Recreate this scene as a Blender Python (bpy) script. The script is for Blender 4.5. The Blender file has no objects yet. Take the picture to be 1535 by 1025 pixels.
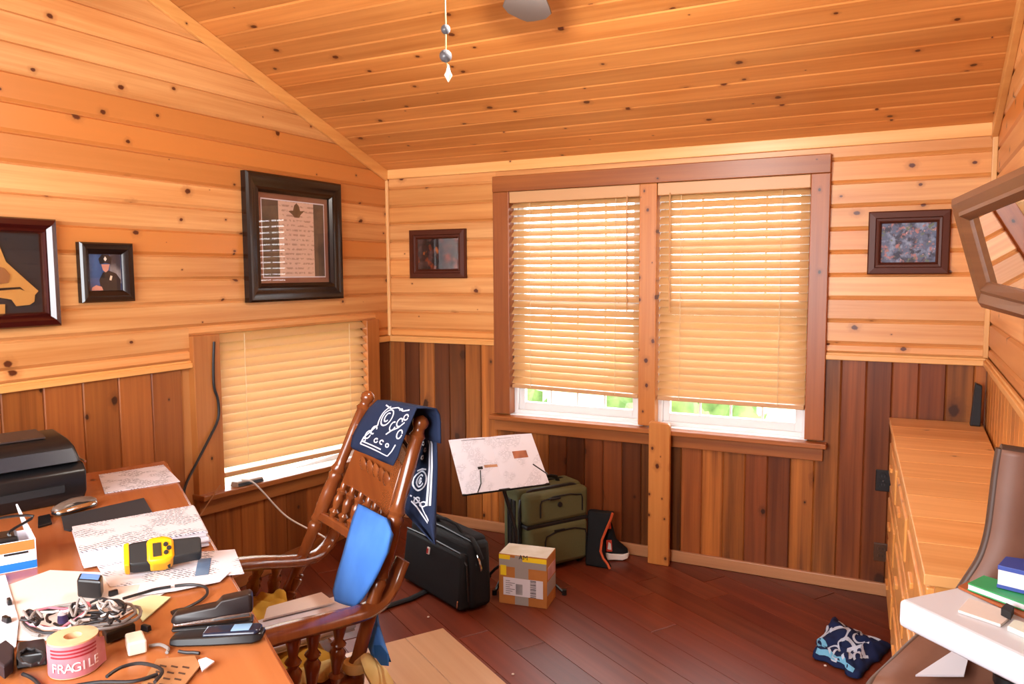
import bpy, bmesh, math, random
from mathutils import Vector, Matrix, noise
random.seed(7)
S = 0.85                       # metres per layout unit
SC = bpy.context.scene
COL = SC.collection
# ------------------------------------------------------------------ camera
FPX = 1175.0
YAW, PITCH, ROLL = -0.473456597, 0.0880034724, -0.00589352872
CAM = Vector((3.29632, -4.53236, 1.736))
cy, sy, cp, sp = math.cos(YAW), math.sin(YAW), math.cos(PITCH), math.sin(PITCH)
FWD = Vector((sy*cp, cy*cp, -sp)); _r = Vector((cy, -sy, 0)); _u = _r.cross(FWD)
RGT = _r*math.cos(ROLL) + _u*math.sin(ROLL); UPV = -_r*math.sin(ROLL) + _u*math.cos(ROLL)
cd = bpy.data.cameras.new('camera'); cam = bpy.data.objects.new('camera', cd); COL.objects.link(cam)
cd.sensor_width = 36; cd.lens = 36*FPX/1535; cd.clip_start = 0.02; cd.clip_end = 200
mw = Matrix((RGT, UPV, -FWD)).transposed().to_4x4(); mw.translation = CAM*S
cam.matrix_world = mw
SC.camera = cam
# ------------------------------------------------------------------ world, lights, exposure
w = bpy.data.worlds.new('sky'); SC.world = w; w.use_nodes = True
bg = w.node_tree.nodes['Background']; bg.inputs[0].default_value = (0.93, 0.97, 1.0, 1); bg.inputs[1].default_value = 10.0
SC.view_settings.view_transform = 'Standard'; SC.view_settings.look = 'None'
SC.view_settings.gamma = 1; SC.view_settings.use_curve_mapping = False
SC.view_settings.exposure = 0.0
def area(name, loc, rot, sx, sy_, power, col):
    l = bpy.data.lights.new(name, 'AREA'); l.shape = 'RECTANGLE'; l.size = sx*S; l.size_y = sy_*S
    l.energy = power; l.color = col
    o = bpy.data.objects.new(name, l); COL.objects.link(o); o.location = Vector(loc)*S; o.rotation_euler = rot
    return o
# added fill light behind the photographer, in the plane of an added wall opening
area('rear_fill_offscreen', (1.75, -5.05, 1.79), (math.radians(90), 0, 0), 2.2, 1.1, 70, (0.97, 0.97, 1.0))
# the ceiling fan's light kit
fl = bpy.data.lights.new('fan_light_offscreen', 'POINT'); fl.energy = 52; fl.color = (1.0, 0.94, 0.86); fl.shadow_soft_size = 0.03
fo = bpy.data.objects.new('fan_light_offscreen', fl); COL.objects.link(fo); fo.location = Vector((2.1446, -2.1637, 2.656))*S

# ------------------------------------------------------------------ pixel -> position
def ray(x, y): return FWD*FPX + RGT*(x-767.5) - UPV*(y-512.5)
def hit(x, y, ax, v):
    d = ray(x, y); return CAM + d*((v-CAM[ax])/d[ax])
def PX(x, y, v=0.0): return hit(x, y, 0, v)
def PY(x, y, v=0.0): return hit(x, y, 1, v)
def PZ(x, y, v=0.0): return hit(x, y, 2, v)
def PP(x, y, p, n):
    d = ray(x, y); return CAM + d*((Vector(p)-CAM).dot(n)/d.dot(n))

# ------------------------------------------------------------------ mesh building
class MB:
    def __init__(s): s.v = []; s.f = []; s.T = None
    def add(s, vs, fs):
        b = len(s.v)
        s.v += [tuple(s.T @ Vector(p)) if s.T else tuple(p) for p in vs]
        s.f += [tuple(b+i for i in f) for f in fs]; return s
    def box(s, x0, x1, y0, y1, z0, z1):
        return s.add([(x0,y0,z0),(x1,y0,z0),(x1,y1,z0),(x0,y1,z0),(x0,y0,z1),(x1,y0,z1),(x1,y1,z1),(x0,y1,z1)],
                     [(3,2,1,0),(4,5,6,7),(0,1,5,4),(1,2,6,5),(2,3,7,6),(3,0,4,7)])
    def hexa(s, b, t):      # bottom and top quads
        return s.add(list(b)+list(t), [(3,2,1,0),(4,5,6,7),(0,1,5,4),(1,2,6,5),(2,3,7,6),(3,0,4,7)])
    def prism(s, poly, off):
        n = len(poly); off = Vector(off); p = [Vector(q) for q in poly]
        return s.add(p+[q+off for q in p], [tuple(range(n))[::-1], tuple(range(n, 2*n))]+[(i,(i+1)%n,n+(i+1)%n,n+i) for i in range(n)])
    def rings(s, rings, closed=True, caps=True):
        n = len(rings[0]); vs = [q for r in rings for q in r]; fs = []
        for i in range(len(rings)-1):
            for j in range(n if closed else n-1):
                a, b = i*n+j, i*n+(j+1)%n
                fs.append((a, b, b+n, a+n))
        if caps and closed: fs += [tuple(range(n))[::-1], tuple(range((len(rings)-1)*n, len(rings)*n))]
        return s.add(vs, fs)
    def tube(s, path, r, seg=8, flat=1.0, up=None):
        P = [Vector(p) for p in path]; R = r if isinstance(r, (list, tuple)) else [r]*len(P); out = []
        n0 = None
        for i, p in enumerate(P):
            t = (P[min(i+1, len(P)-1)]-P[max(i-1, 0)]).normalized()
            if up is not None: a = t.cross(Vector(up))
            elif n0 is None: a = t.cross(Vector((0.3, 0.2, 1)) if abs(t.z) < .9 else Vector((1, 0, 0)))
            else: a = n0 - t*n0.dot(t)
            a.normalize(); n0 = a; b = t.cross(a)
            out.append([p + a*R[i]*math.cos(2*math.pi*k/seg) + b*R[i]*flat*math.sin(2*math.pi*k/seg) for k in range(seg)])
        return s.rings(out)
    def turned(s, a, b, prof, seg=14):
        a, b = Vector(a), Vector(b); t = (b-a).normalized(); n = t.orthogonal().normalized(); m = t.cross(n)
        return s.rings([[a.lerp(b, u)+(n*math.cos(2*math.pi*k/seg)+m*math.sin(2*math.pi*k/seg))*r for k in range(seg)] for u, r in prof])
    def grid(s, fn, nu, nv, close_u=False):
        vs = [fn(i/nu, j/nv) for j in range(nv+1) for i in range(nu+1)]; fs = []
        for j in range(nv):
            for i in range(nu):
                a = j*(nu+1)+i; fs.append((a, a+1, a+nu+2, a+nu+1))
        return s.add(vs, fs)

def obj(name, mb, mat, parent=None, smooth=False, bevel=0, solid=0, subsurf=0, kind=None, segs=2, loc=None):
    me = bpy.data.meshes.new(name)
    vs = [Vector(p)*S for p in mb.v]
    if parent is not None: o0 = parent['_o'] if '_o' in parent else (0, 0, 0)
    elif loc is not None: o0 = tuple(Vector(loc)*S)
    else:
        xs = [p.x for p in vs]; ys = [p.y for p in vs]; zs = [p.z for p in vs]
        o0 = ((min(xs)+max(xs))/2, (min(ys)+max(ys))/2, min(zs))
    o0 = Vector(o0)
    me.from_pydata([tuple(p-o0) for p in vs], [], mb.f)
    bm = bmesh.new(); bm.from_mesh(me); bmesh.ops.recalc_face_normals(bm, faces=bm.faces); bm.to_mesh(me); bm.free()
    if smooth:
        me.shade_smooth(); me.set_sharp_from_angle(angle=math.radians(50 if smooth is True else smooth))
    me.materials.append(mat)
    o = bpy.data.objects.new(name, me); COL.objects.link(o)
    if parent is not None: o.parent = parent
    else: o.location = o0
    o['_o'] = tuple(o0)
    if solid:
        m = o.modifiers.new('s', 'SOLIDIFY'); m.thickness = solid*S; m.offset = 0
    if bevel:
        m = o.modifiers.new('b', 'BEVEL'); m.width = bevel*S; m.segments = segs; m.limit_method = 'ANGLE'; m.angle_limit = math.radians(35)
    if subsurf:
        m = o.modifiers.new('d', 'SUBSURF'); m.levels = subsurf; m.render_levels = subsurf
    if kind: o['kind'] = kind
    return o
def tag(o, label, cat, group=None):
    o['label'] = label; o['category'] = cat
    if group: o['group'] = group
    return o
def thing(name, label, cat, loc, group=None):
    o = bpy.data.objects.new(name, None); COL.objects.link(o); l = Vector(loc)*S
    o.location = l; o['_o'] = tuple(l); o.empty_display_size = .05
    return tag(o, label, cat, group)
def struct(name, mb, mat, **k):
    return obj(name, mb, mat, kind='structure', loc=(0, 0, 0), **k)
def text(name, body, size, mat, parent, loc, rx, ry):   # flat lettering; rx/ry are the text's x and y directions
    c = bpy.data.curves.new(name, 'FONT'); c.body = body; c.size = size*S; c.extrude = 0.0004; c.align_x = 'CENTER'; c.align_y = 'CENTER'
    c.materials.append(mat); o = bpy.data.objects.new(name, c); COL.objects.link(o)
    X = Vector(rx).normalized(); Y = Vector(ry); Y = (Y-X*Y.dot(X)).normalized(); Z = X.cross(Y)
    m = Matrix((X, Y, Z)).transposed().to_4x4(); m.translation = Vector(loc)*S-Vector(parent['_o'])
    me = bpy.data.meshes.new_from_object(o); bpy.data.objects.remove(o); bpy.data.curves.remove(c)
    me.transform(m); o = bpy.data.objects.new(name, me); COL.objects.link(o); o.parent = parent
    if not me.materials: me.materials.append(mat)
    return o

# ------------------------------------------------------------------ materials
def lin(h):
    h = h.lstrip('#'); c = [int(h[i:i+2], 16)/255 for i in (0, 2, 4)]
    return tuple([x/12.92 if x <= .04045 else ((x+.055)/1.055)**2.4 for x in c])+(1,)
class NT:
    def __init__(s, name):
        s.m = bpy.data.materials.new(name); s.m.use_nodes = True; s.t = s.m.node_tree; s.b = s.t.nodes['Principled BSDF']
    def n(s, typ, **k):
        d = s.t.nodes.new(typ)
        for a, v in k.items(): setattr(d, a, v)
        return d
    def l(s, a, b): s.t.links.new(a, b)
    def math(s, op, a, b=None, c=None):
        d = s.n('ShaderNodeMath', operation=op)
        for i, v in enumerate((a, b, c)):
            if v is None: continue
            if isinstance(v, (int, float)): d.inputs[i].default_value = v
            else: s.l(v, d.inputs[i])
        return d.outputs[0]
    def comb(s, x, y, z=0.0):
        d = s.n('ShaderNodeCombineXYZ')
        for i, v in enumerate((x, y, z)):
            if isinstance(v, (int, float)): d.inputs[i].default_value = v
            else: s.l(v, d.inputs[i])
        return d.outputs[0]
    def mix(s, f, a, b, mode='MIX'):
        d = s.n('ShaderNodeMix', data_type='RGBA', blend_type=mode)
        for i, v in ((0, f), (6, a), (7, b)):
            if isinstance(v, (int, float)): d.inputs[i].default_value = v
            elif isinstance(v, tuple): d.inputs[i].default_value = v
            else: s.l(v, d.inputs[i])
        return d.outputs[2]
    def noise(s, vec, scale, detail=3, rough=.5):
        d = s.n('ShaderNodeTexNoise'); d.inputs['Scale'].default_value = scale; d.inputs['Detail'].default_value = detail
        d.inputs['Roughness'].default_value = rough; s.l(vec, d.inputs['Vector']); return d.outputs['Fac']
    def ramp(s, f, lo, hi):
        d = s.n('ShaderNodeMapRange'); d.inputs[1].default_value = lo; d.inputs[2].default_value = hi; s.l(f, d.inputs[0]); return d.outputs[0]
    def done(s, col, rough=.4, spec=.5, bump=None, bs=.1, bd=.002, coat=0, metal=0):
        if isinstance(col, tuple): s.b.inputs['Base Color'].default_value = col
        else: s.l(col, s.b.inputs['Base Color'])
        if isinstance(rough, (int, float)): s.b.inputs['Roughness'].default_value = rough
        else: s.l(rough, s.b.inputs['Roughness'])
        s.b.inputs['Specular IOR Level'].default_value = spec; s.b.inputs['Metallic'].default_value = metal
        s.b.inputs['Coat Weight'].default_value = coat; s.b.inputs['Coat Roughness'].default_value = .08
        if bump is not None:
            d = s.n('ShaderNodeBump'); d.inputs['Strength'].default_value = bs; d.inputs['Distance'].default_value = bd
            s.l(bump, d.inputs['Height']); s.l(d.outputs[0], s.b.inputs['Normal'])
        return s.m
def wood(name, along, across, light, dark, knot=None, kr=.013, kdens=.5, var=.25, rough=.36, rot=0, gs=1.0, spec=.45, kscale=(2.6, 8.0), hot=None):
    t = NT(name); geo = t.n('ShaderNodeNewGeometry'); pos = geo.outputs['Position']
    if rot:
        vr = t.n('ShaderNodeVectorRotate', rotation_type='Z_AXIS'); vr.inputs['Angle'].default_value = rot; t.l(pos, vr.inputs['Vector']); pos = vr.outputs[0]
    sx = t.n('ShaderNodeSeparateXYZ'); t.l(pos, sx.inputs[0])
    def comp(c):
        o = sx.outputs['XYZ'.index(c[0])]
        for k in c[1:]: o = t.math('ADD', o, sx.outputs['XYZ'.index(k)])
        return o
    rnd = t.n('ShaderNodeObjectInfo').outputs['Random']
    A = t.math('MULTIPLY_ADD', rnd, 17.3, comp(along)); B = t.math('MULTIPLY_ADD', rnd, 9.7, comp(across))
    g1 = t.noise(t.comb(t.math('MULTIPLY', A, 1.1*gs), t.math('MULTIPLY', B, 34*gs), rnd), 1.0, 4, .6)
    g2 = t.noise(t.comb(t.math('MULTIPLY', A, .9), t.math('MULTIPLY', B, 7), rnd), 1.0, 2)
    g = t.math('ADD', t.math('MULTIPLY', g1, .6), t.math('MULTIPLY', g2, .5))
    col = t.mix(t.ramp(g, .36, .74), light, dark)
    if hot: col = t.mix(t.ramp(rnd, .5, .78), col, t.mix(t.ramp(g, .36, .74), hot, dark))
    hs = t.n('ShaderNodeHueSaturation'); t.l(col, hs.inputs['Color'])
    r2 = t.math('FRACT', t.math('MULTIPLY', rnd, 7.13))
    t.l(t.math('MULTIPLY_ADD', r2, var, 1.0-var*.6), hs.inputs['Value']); col = hs.outputs[0]
    if knot:
        v = t.n('ShaderNodeTexVoronoi', voronoi_dimensions='2D', feature='F1'); v.inputs['Scale'].default_value = 1; v.inputs['Randomness'].default_value = 1
        t.l(t.comb(t.math('MULTIPLY', A, kscale[0]), t.math('MULTIPLY', B, kscale[1])), v.inputs['Vector'])
        ps = t.n('ShaderNodeSeparateXYZ'); t.l(v.outputs['Position'], ps.inputs[0])
        dA = t.math('SUBTRACT', A, t.math('DIVIDE', ps.outputs[0], kscale[0])); dB = t.math('SUBTRACT', B, t.math('DIVIDE', ps.outputs[1], kscale[1]))
        wob = t.math('MULTIPLY_ADD', t.noise(t.comb(A, B, 0.0), 60, 2), .9, .55)
        d = t.math('MULTIPLY', t.math('SQRT', t.math('ADD', t.math('MULTIPLY', t.math('MULTIPLY', dA, dA), .55), t.math('MULTIPLY', dB, dB))), wob)
        cs = t.n('ShaderNodeSeparateColor'); t.l(v.outputs['Color'], cs.inputs[0])
        rad = t.math('MULTIPLY', t.ramp(cs.outputs[0], 1-kdens, 1.0), kr)
        q = t.math('DIVIDE', d, t.math('ADD', rad, .0004))
        core = t.ramp(q, 1.05, .7); halo = t.math('MULTIPLY', t.ramp(q, 2.6, .9), .5)
        on = t.math('GREATER_THAN', cs.outputs[0], 1-kdens+.06)
        col = t.mix(t.math('MULTIPLY', halo, on), col, t.mix(.5, knot, dark)); col = t.mix(t.math('MULTIPLY', core, on), col, knot)
    return t.done(col, rough, spec, g1, .12, .002)
def plain(name, c, rough=.5, spec=.5, metal=0, coat=0, bumpscale=0, bs=.2, var=0, c2=None):
    t = NT(name); c = lin(c) if isinstance(c, str) else c; bump = None; col = c
    if bumpscale:
        tc = t.n('ShaderNodeTexCoord').outputs['Object']; bump = t.noise(tc, bumpscale, 3)
        if c2: col = t.mix(t.ramp(t.noise(tc, bumpscale*.35, 3), .35, .65), c, lin(c2))
    elif c2:
        tc = t.n('ShaderNodeTexCoord').outputs['Object']; col = t.mix(t.ramp(t.noise(tc, 9, 4), .35, .65), c, lin(c2))
    return t.done(col, rough, spec, bump, bs, .002, coat, metal)
def glassy(name, tint=(1, 1, 1, 1), r=.02, fac=None):
    t = NT(name); tr = t.n('ShaderNodeBsdfTransparent'); tr.inputs[0].default_value = tint
    gl = t.n('ShaderNodeBsdfGlossy'); gl.inputs['Roughness'].default_value = r
    lw = t.n('ShaderNodeLayerWeight'); lw.inputs[0].default_value = .5
    fr = t.math('MULTIPLY_ADD', t.math('POWER', lw.outputs['Facing'], 5.0), .9, .035)
    mx = t.n('ShaderNodeMixShader'); t.l(fr, mx.inputs[0]); t.l(tr.outputs[0], mx.inputs[1]); t.l(gl.outputs[0], mx.inputs[2])
    t.l(mx.outputs[0], t.t.nodes['Material Output'].inputs[0]); return t.m
def slatmat(name, c, tl=.25):
    t = NT(name); t.done(lin(c), .45, .4)
    tr = t.n('ShaderNodeBsdfTranslucent'); tr.inputs[0].default_value = lin('#f4e2c6')
    mx = t.n('ShaderNodeMixShader'); mx.inputs[0].default_value = tl
    t.l(t.b.outputs[0], mx.inputs[1]); t.l(tr.outputs[0], mx.inputs[2]); t.l(mx.outputs[0], t.t.nodes['Material Output'].inputs[0]); return t.m
def printed(name, paper, ink, lines=90, cols=3, amt=.35):
    """paper with faint rows of unreadable text, in the sheet's own plane"""
    t = NT(name); tc = t.n('ShaderNodeTexCoord').outputs['Object']; s = t.n('ShaderNodeSeparateXYZ'); t.l(tc, s.inputs[0])
    row = t.math('GREATER_THAN', t.math('FRACT', t.math('MULTIPLY', t.math('ADD', s.outputs[1], s.outputs[2]), lines)), .55)
    nz = t.noise(tc, 120, 2); nb = t.noise(tc, 14, 1)
    f = t.math('MULTIPLY', t.math('MULTIPLY', row, t.ramp(nz, .42, .5)), t.ramp(nb, .46, .54))
    return t.done(t.mix(t.math('MULTIPLY', f, amt), lin(paper), lin(ink)), .7, .2)

PIL, PID, PIK = (.83, .45, .175, 1), (.56, .21, .05, 1), (.10, .022, .006, 1)
m_pineX = wood('pine_siding_x', 'X', 'Z', PIL, PID, PIK, kdens=.75, kscale=(3.4, 8), hot=(.76, .36, .11, 1))
m_pineY = wood('pine_siding_y', 'Y', 'Z', PIL, PID, PIK, kdens=.75, kscale=(3.4, 8), hot=(.60, .215, .048, 1))
m_ceil = wood('pine_ceiling', 'X', 'Y', (.70, .295, .08, 1), (.48, .16, .033, 1), PIK, kr=.012, kdens=.6, kscale=(3.2, 8))
m_trimX = wood('pine_trim_x', 'X', 'Z', (.82, .46, .17, 1), (.66, .30, .08, 1), PIK, kr=.008, kdens=.4)
m_trimY = wood('pine_trim_y', 'Y', 'Z', (.80, .42, .135, 1), (.64, .28, .07, 1), PIK, kr=.008, kdens=.3)
m_trimZ = wood('pine_trim_z', 'Z', 'XY', (.82, .48, .19, 1), (.68, .33, .1, 1), PIK, kr=.006, kdens=.3)
WL, WD, WK = (.25, .068, .018, 1), (.085, .021, .008, 1), (.045, .013, .005, 1)
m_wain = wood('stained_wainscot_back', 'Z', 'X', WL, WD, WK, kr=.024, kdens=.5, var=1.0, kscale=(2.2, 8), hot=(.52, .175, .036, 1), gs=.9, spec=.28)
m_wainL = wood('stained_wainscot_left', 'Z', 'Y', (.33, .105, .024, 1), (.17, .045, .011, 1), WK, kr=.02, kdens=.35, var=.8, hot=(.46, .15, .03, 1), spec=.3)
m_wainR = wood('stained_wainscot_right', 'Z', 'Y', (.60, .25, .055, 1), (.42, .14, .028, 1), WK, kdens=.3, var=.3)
m_casX = wood('casing_x', 'X', 'Z', (.42, .135, .03, 1), (.24, .065, .014, 1), WK, kr=.012, kdens=.4, var=.2)
m_casY = wood('casing_y', 'Y', 'Z', (.40, .14, .034, 1), (.24, .07, .016, 1), WK, kr=.012, kdens=.3, var=.2)
m_casZ = wood('casing_z', 'Z', 'XY', (.38, .115, .026, 1), (.20, .052, .012, 1), WK, kr=.014, kdens=.45, var=.2)
m_casZL = wood('casing_z_left', 'Z', 'Y', (.52, .20, .05, 1), (.34, .105, .022, 1), WK, kr=.01, kdens=.35, var=.15)
m_base = wood('baseboard_wood', 'X', 'Z', (.54, .265, .125, 1), (.40, .17, .07, 1), WK, kr=.008, kdens=.3, var=.1)
m_post = wood('post_wood', 'Z', 'X', (.66, .27, .065, 1), (.47, .15, .028, 1), PIK, kr=.011, kdens=.8, kscale=(9, 12), var=.05)
FLA = math.radians(32)
m_floor = wood('floor_planks', 'X', 'Y', (.175, .033, .013, 1), (.092, .015, .0065, 1), None, var=.4, rough=.36, rot=FLA, gs=.8, spec=.3, hot=(.20, .046, .02, 1))
m_mat = wood('laminate', 'X', 'Y', (.60, .37, .21, 1), (.50, .28, .15, 1), None, var=.05, rough=.3, rot=FLA, gs=.7)
m_desk = wood('desk_pine', 'X', 'Y', (.45, .155, .05, 1), (.31, .085, .022, 1), PIK, kr=.012, kdens=.4, var=.15, rough=.22, rot=FLA, gs=.4, kscale=(1.6, 4), spec=.6)
m_dress = wood('dresser_pine_top', 'X', 'Y', (.84, .45, .17, 1), (.62, .26, .07, 1), PIK, kr=.008, kdens=.25, var=.12, rough=.34, gs=.9)
m_dressZ = wood('dresser_pine_front', 'Z', 'Y', (.76, .36, .10, 1), (.56, .21, .045, 1), PIK, kr=.012, kdens=.35, var=.12, rough=.32, gs=.6)
m_chair = wood('cherry_chair', 'Z', 'XY', (.25, .068, .016, 1), (.13, .030, .008, 1), None, var=.1, rough=.2, spec=.6, gs=.8)
m_mir = wood('mirror_walnut', 'Y', 'Z', (.21, .085, .034, 1), (.12, .042, .017, 1), None, var=.15, rough=.35)
m_shell = plain('plain_pine_shell', (.55, .27, .09, 1), .6)
m_gap = plain('board_backing', (.52, .23, .07, 1), .8)
m_white = plain('white_vinyl', '#e9ecef', .35)
m_glass = glassy('window_glass')
m_slat = slatmat('blind_slat', '#d0a26c', .34)
m_rail = plain('blind_rail', '#c99a6a', .45)
m_cord = plain('blind_cord', '#d8c09a', .8)
m_black = plain('black_plastic', '#121214', .32)
m_blackm = plain('black_matte', '#15161a', .7, bumpscale=90)
m_nylon = plain('black_nylon', '#0c0d11', .75, .35, bumpscale=220, bs=.3)
m_paper = plain('white_paper', '#dad6dc', .75, .2)
m_paper2 = plain('cream_paper', '#dccfc6', .75, .2)
m_chrome = plain('chrome', '#d8d8d8', .15, metal=1)
m_brass = plain('brass', '#d6a45c', .35, metal=.45)
m_frameB = plain('black_frame', '#1c100c', .25, .55)
m_frameR = plain('mahogany_frame', '#3a0d0a', .18, .6)
m_frameW = plain('walnut_frame', '#4a1d0a', .5, .4)
m_picglass = glassy('picture_glass', r=.008)

# ------------------------------------------------------------------ room shell
W = 3.636; EAVE = 2.444; SL = 0.352; RIDGE = -2.5; FRONT = -5.0; XA = 5.2; AY = -2.30
def ceil(y): return EAVE + SL*(-y if y > RIDGE else y-FRONT)
TH = .16
# back wall panel with one opening for the window pair
OX0, OX1, OZ0, OZ1 = .955, 2.80, .80, 2.262
bm_ = MB()
for a in ((-TH, OX0, 0, EAVE+.05), (OX1, W+TH, 0, EAVE+.05), (OX0, OX1, 0, OZ0), (OX0, OX1, OZ1, EAVE+.05)):
    bm_.box(a[0], a[1], .012, TH, a[2], a[3])
wall_back = struct('wall_back', bm_, m_gap)
def hboard(ax, z0, z1, e0, e1, front, th=.024, ch=.015, cd_=.013):
    """horizontal board. ax 'x': runs along x, face at y=front facing -y; ax 'y'/'Y': runs along y, face at x=front facing +x / -x.
    e0(z), e1(z): ends as functions of height"""
    sgn = {'x': -1, 'y': 1, 'Y': -1}[ax]; f = front; b = front - sgn*th
    prof = [(b, z0), (f-sgn*cd_, z0), (f, z0+ch), (f, z1-ch*.6), (f-sgn*cd_, z1), (b, z1)]
    mb = MB(); A = []; B = []
    for d, z in prof:
        a, c = e0(z), e1(z)
        A.append((a, d, z) if ax == 'x' else (d, a, z)); B.append((c, d, z) if ax == 'x' else (d, c, z))
    return mb.rings([A, B])
def vboard(ax, a0, a1, z0, z1, front, th=.02, ch=.006, cd_=.007):
    sgn = {'x': -1, 'y': 1, 'Y': -1}[ax]; f = front; b = front - sgn*th
    prof = [(a0, b), (a0, f-sgn*cd_), (a0+ch, f), (a1-ch, f), (a1, f-sgn*cd_), (a1, b)]
    mk = lambda z: [(a, d, z) if ax == 'x' else (d, a, z) for a, d in prof]
    return MB().rings([mk(z0), mk(z1)])
K = lambda v: (lambda z: v)
CAP = 1.26; P = .1215; ROW0 = 1.347
rows = [(1.294, ROW0)] + [(ROW0+i*P, ROW0+(i+1)*P) for i in range(20)]
CX0, CX1, CZ1 = .852, 2.885, 2.353
for z0, z1 in rows:
    if z0 > EAVE-.02: break
    z1 = min(z1, EAVE)
    if z0 >= CZ1-.01: obj('siding_board', hboard('x', z0, z1, K(0), K(W), 0), m_pineX, wall_back)
    else:
        obj('siding_board', hboard('x', z0, z1, K(0), K(CX0+.01), 0), m_pineX, wall_back)
        obj('siding_board', hboard('x', z0, z1, K(CX1-.01), K(W), 0), m_pineX, wall_back)
        if z1 > CZ1: obj('siding_board', hboard('x', CZ1-.01, z1, K(CX0+.01), K(CX1-.01), 0), m_pineX, wall_back)
x = 0.0; i = 0
while x < W-.02:
    x1 = min(x+.1235, W); top = CAP+.01
    if x1 > CX0+.06 and x < CX1-.06: top = .79
    obj('wainscot_board', vboard('x', x, x1, .0, top, 0), m_wain, wall_back); x = x1
# left wall
LY0, LY1, LZ1 = -1.726, -.158, 1.425          # casing outer edges, head of the opening
LOY0, LOY1, LOZ0 = -1.554, -.291, .50
bl = MB()
for y0, y1, z0, z1 in ((FRONT, LOY0, 0, EAVE), (LOY1, TH, 0, EAVE), (LOY0, LOY1, 0, LOZ0), (LOY0, LOY1, LZ1, EAVE)):
    bl.box(-TH, -.012, y0, y1, z0, z1)
bl.prism([(-TH, 0, EAVE), (-TH, RIDGE, ceil(RIDGE)), (-TH, FRONT, EAVE)], (TH-.012, 0, 0))
wall_left = struct('wall_left', bl, m_gap)
hi = lambda z: 0.0 if z <= EAVE else -(z-EAVE)/SL
lo = lambda z: FRONT if z <= EAVE else FRONT+(z-EAVE)/SL
for z0, z1 in rows:
    z1 = min(z1, ceil(RIDGE)-.01)
    if z1-z0 < .02: break
    if z1 <= LZ1+.001 or z0 < LZ1-.001:
        obj('siding_board', hboard('y', z0, z1, lo, K(LY0), 0), m_pineY, wall_left)
        obj('siding_board', hboard('y', z0, z1, K(LY1), hi, 0), m_pineY, wall_left)
        if z1 > LZ1: obj('siding_board', hboard('y', LZ1-.004, z1, K(LY0), K(LY1), 0), m_pineY, wall_left)
    else: obj('siding_board', hboard('y', z0, z1, lo, hi, 0), m_pineY, wall_left)
y = 0.0
while y > FRONT+.02:
    y1 = max(y-.178, FRONT); top = CAP+.01
    if y1 < LY1-.06 and y > LY0+.06: top = .5
    if y1 < LY0+.02 and y > LY0-.02: pass
    obj('wainscot_board', vboard('y', y1, y, 0, top, 0), m_wainL, wall_left); y = y1
# right wall (ends at the opening of the alcove)
br = MB(); br.prism([(W+.012, 0, 0), (W+.012, 0, EAVE), (W+.012, AY, ceil(AY)), (W+.012, AY, 0)], (TH, 0, 0))
wall_right = struct('wall_right', br, m_gap)
for z0, z1 in rows:
    e = lambda z: max(AY, -10)
    if z1 > ceil(AY): break
    obj('siding_board', hboard('Y', z0, z1, K(AY), hi, W), m_pineY, wall_right)
y = 0.0
while y > AY+.02:
    y1 = max(y-.1235, AY); obj('wainscot_board', vboard('Y', y1, y, 0, CAP+.01, W), m_wainR, wall_right); y = y1
# alcove and front walls, out of view
am = MB(); am.box(W+.012+TH, XA, AY, AY+.1, 0, ceil(AY)+.1); am.prism([(XA, AY+.1, 0), (XA, AY+.1, ceil(AY)), (XA, RIDGE, ceil(RIDGE)), (XA, FRONT, EAVE), (XA, FRONT, 0)], (.1, 0, 0))
struct('wall_alcove', am, m_shell)
fm = MB()
for a in ((-TH, .6, 0, EAVE), (2.9, XA+.1, 0, EAVE), (.6, 2.9, 0, 1.2), (.6, 2.9, 2.38, EAVE)): fm.box(a[0], a[1], FRONT-.12, FRONT, a[2], a[3])  # rear opening is added to hold the fill light
struct('wall_front', fm, m_shell)
# floor: slab and diagonal planks
fb = MB(); fb.box(-TH, XA+.1, FRONT-.12, TH, -.12, -.012)
floor = struct('floor', fb, plain('subfloor', (.13, .03, .013, 1), .8))
ca, sa = math.cos(FLA), math.sin(FLA)
def clip(poly, nx, ny, c):
    out = []
    for i in range(len(poly)):
        a, b = poly[i], poly[(i+1) % len(poly)]; da = a[0]*nx+a[1]*ny-c; db = b[0]*nx+b[1]*ny-c
        if da <= 0: out.append(a)
        if da*db < 0:
            t = da/(da-db); out.append((a[0]+(b[0]-a[0])*t, a[1]+(b[1]-a[1])*t))
    return out
PWD = .165
for j in range(-6, 48):
    off = random.random()*1.4
    for i in range(-4, 5):
        u0 = i*1.45+off; v0 = -4.6+j*PWD
        q = [(u0+.0012, v0+.0012), (u0+1.4488, v0+.0012), (u0+1.4488, v0+PWD-.0012), (u0+.0012, v0+PWD-.0012)]
        # plank axis u runs (cos,-sin), v runs (sin,cos)
        pl = [(u*ca+v*sa, -u*sa+v*ca) for u, v in q]
        for nx, ny, c in ((-1, 0, -.02), (1, 0, XA-.02), (0, 1, -.02), (0, -1, 4.98)):
            pl = clip(pl, nx, ny, c)
            if len(pl) < 3: break
        if len(pl) < 3: continue
        if max(p[0] for p in pl)-min(p[0] for p in pl) < .03: continue
        cx = sum(p[0] for p in pl)/len(pl); cyy = sum(p[1] for p in pl)/len(pl)
        if min(p[0] for p in pl) > W and min(p[1] for p in pl) > AY+.12: continue
        ins = [(cx+(p[0]-cx)*.994, cyy+(p[1]-cyy)*.994) for p in pl]
        mb = MB(); n = len(pl)
        mb.add([(a, b, -.012) for a, b in pl]+[(a, b, -.0015) for a, b in pl]+[(a, b, 0) for a, b in ins],
               [tuple(range(n))[::-1], tuple(range(2*n, 3*n))]+[(k, (k+1) % n, n+(k+1) % n, n+k) for k in range(n)]+[(n+k, n+(k+1) % n, 2*n+(k+1) % n, 2*n+k) for k in range(n)])
        obj('plank', mb, m_floor, floor)
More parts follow.
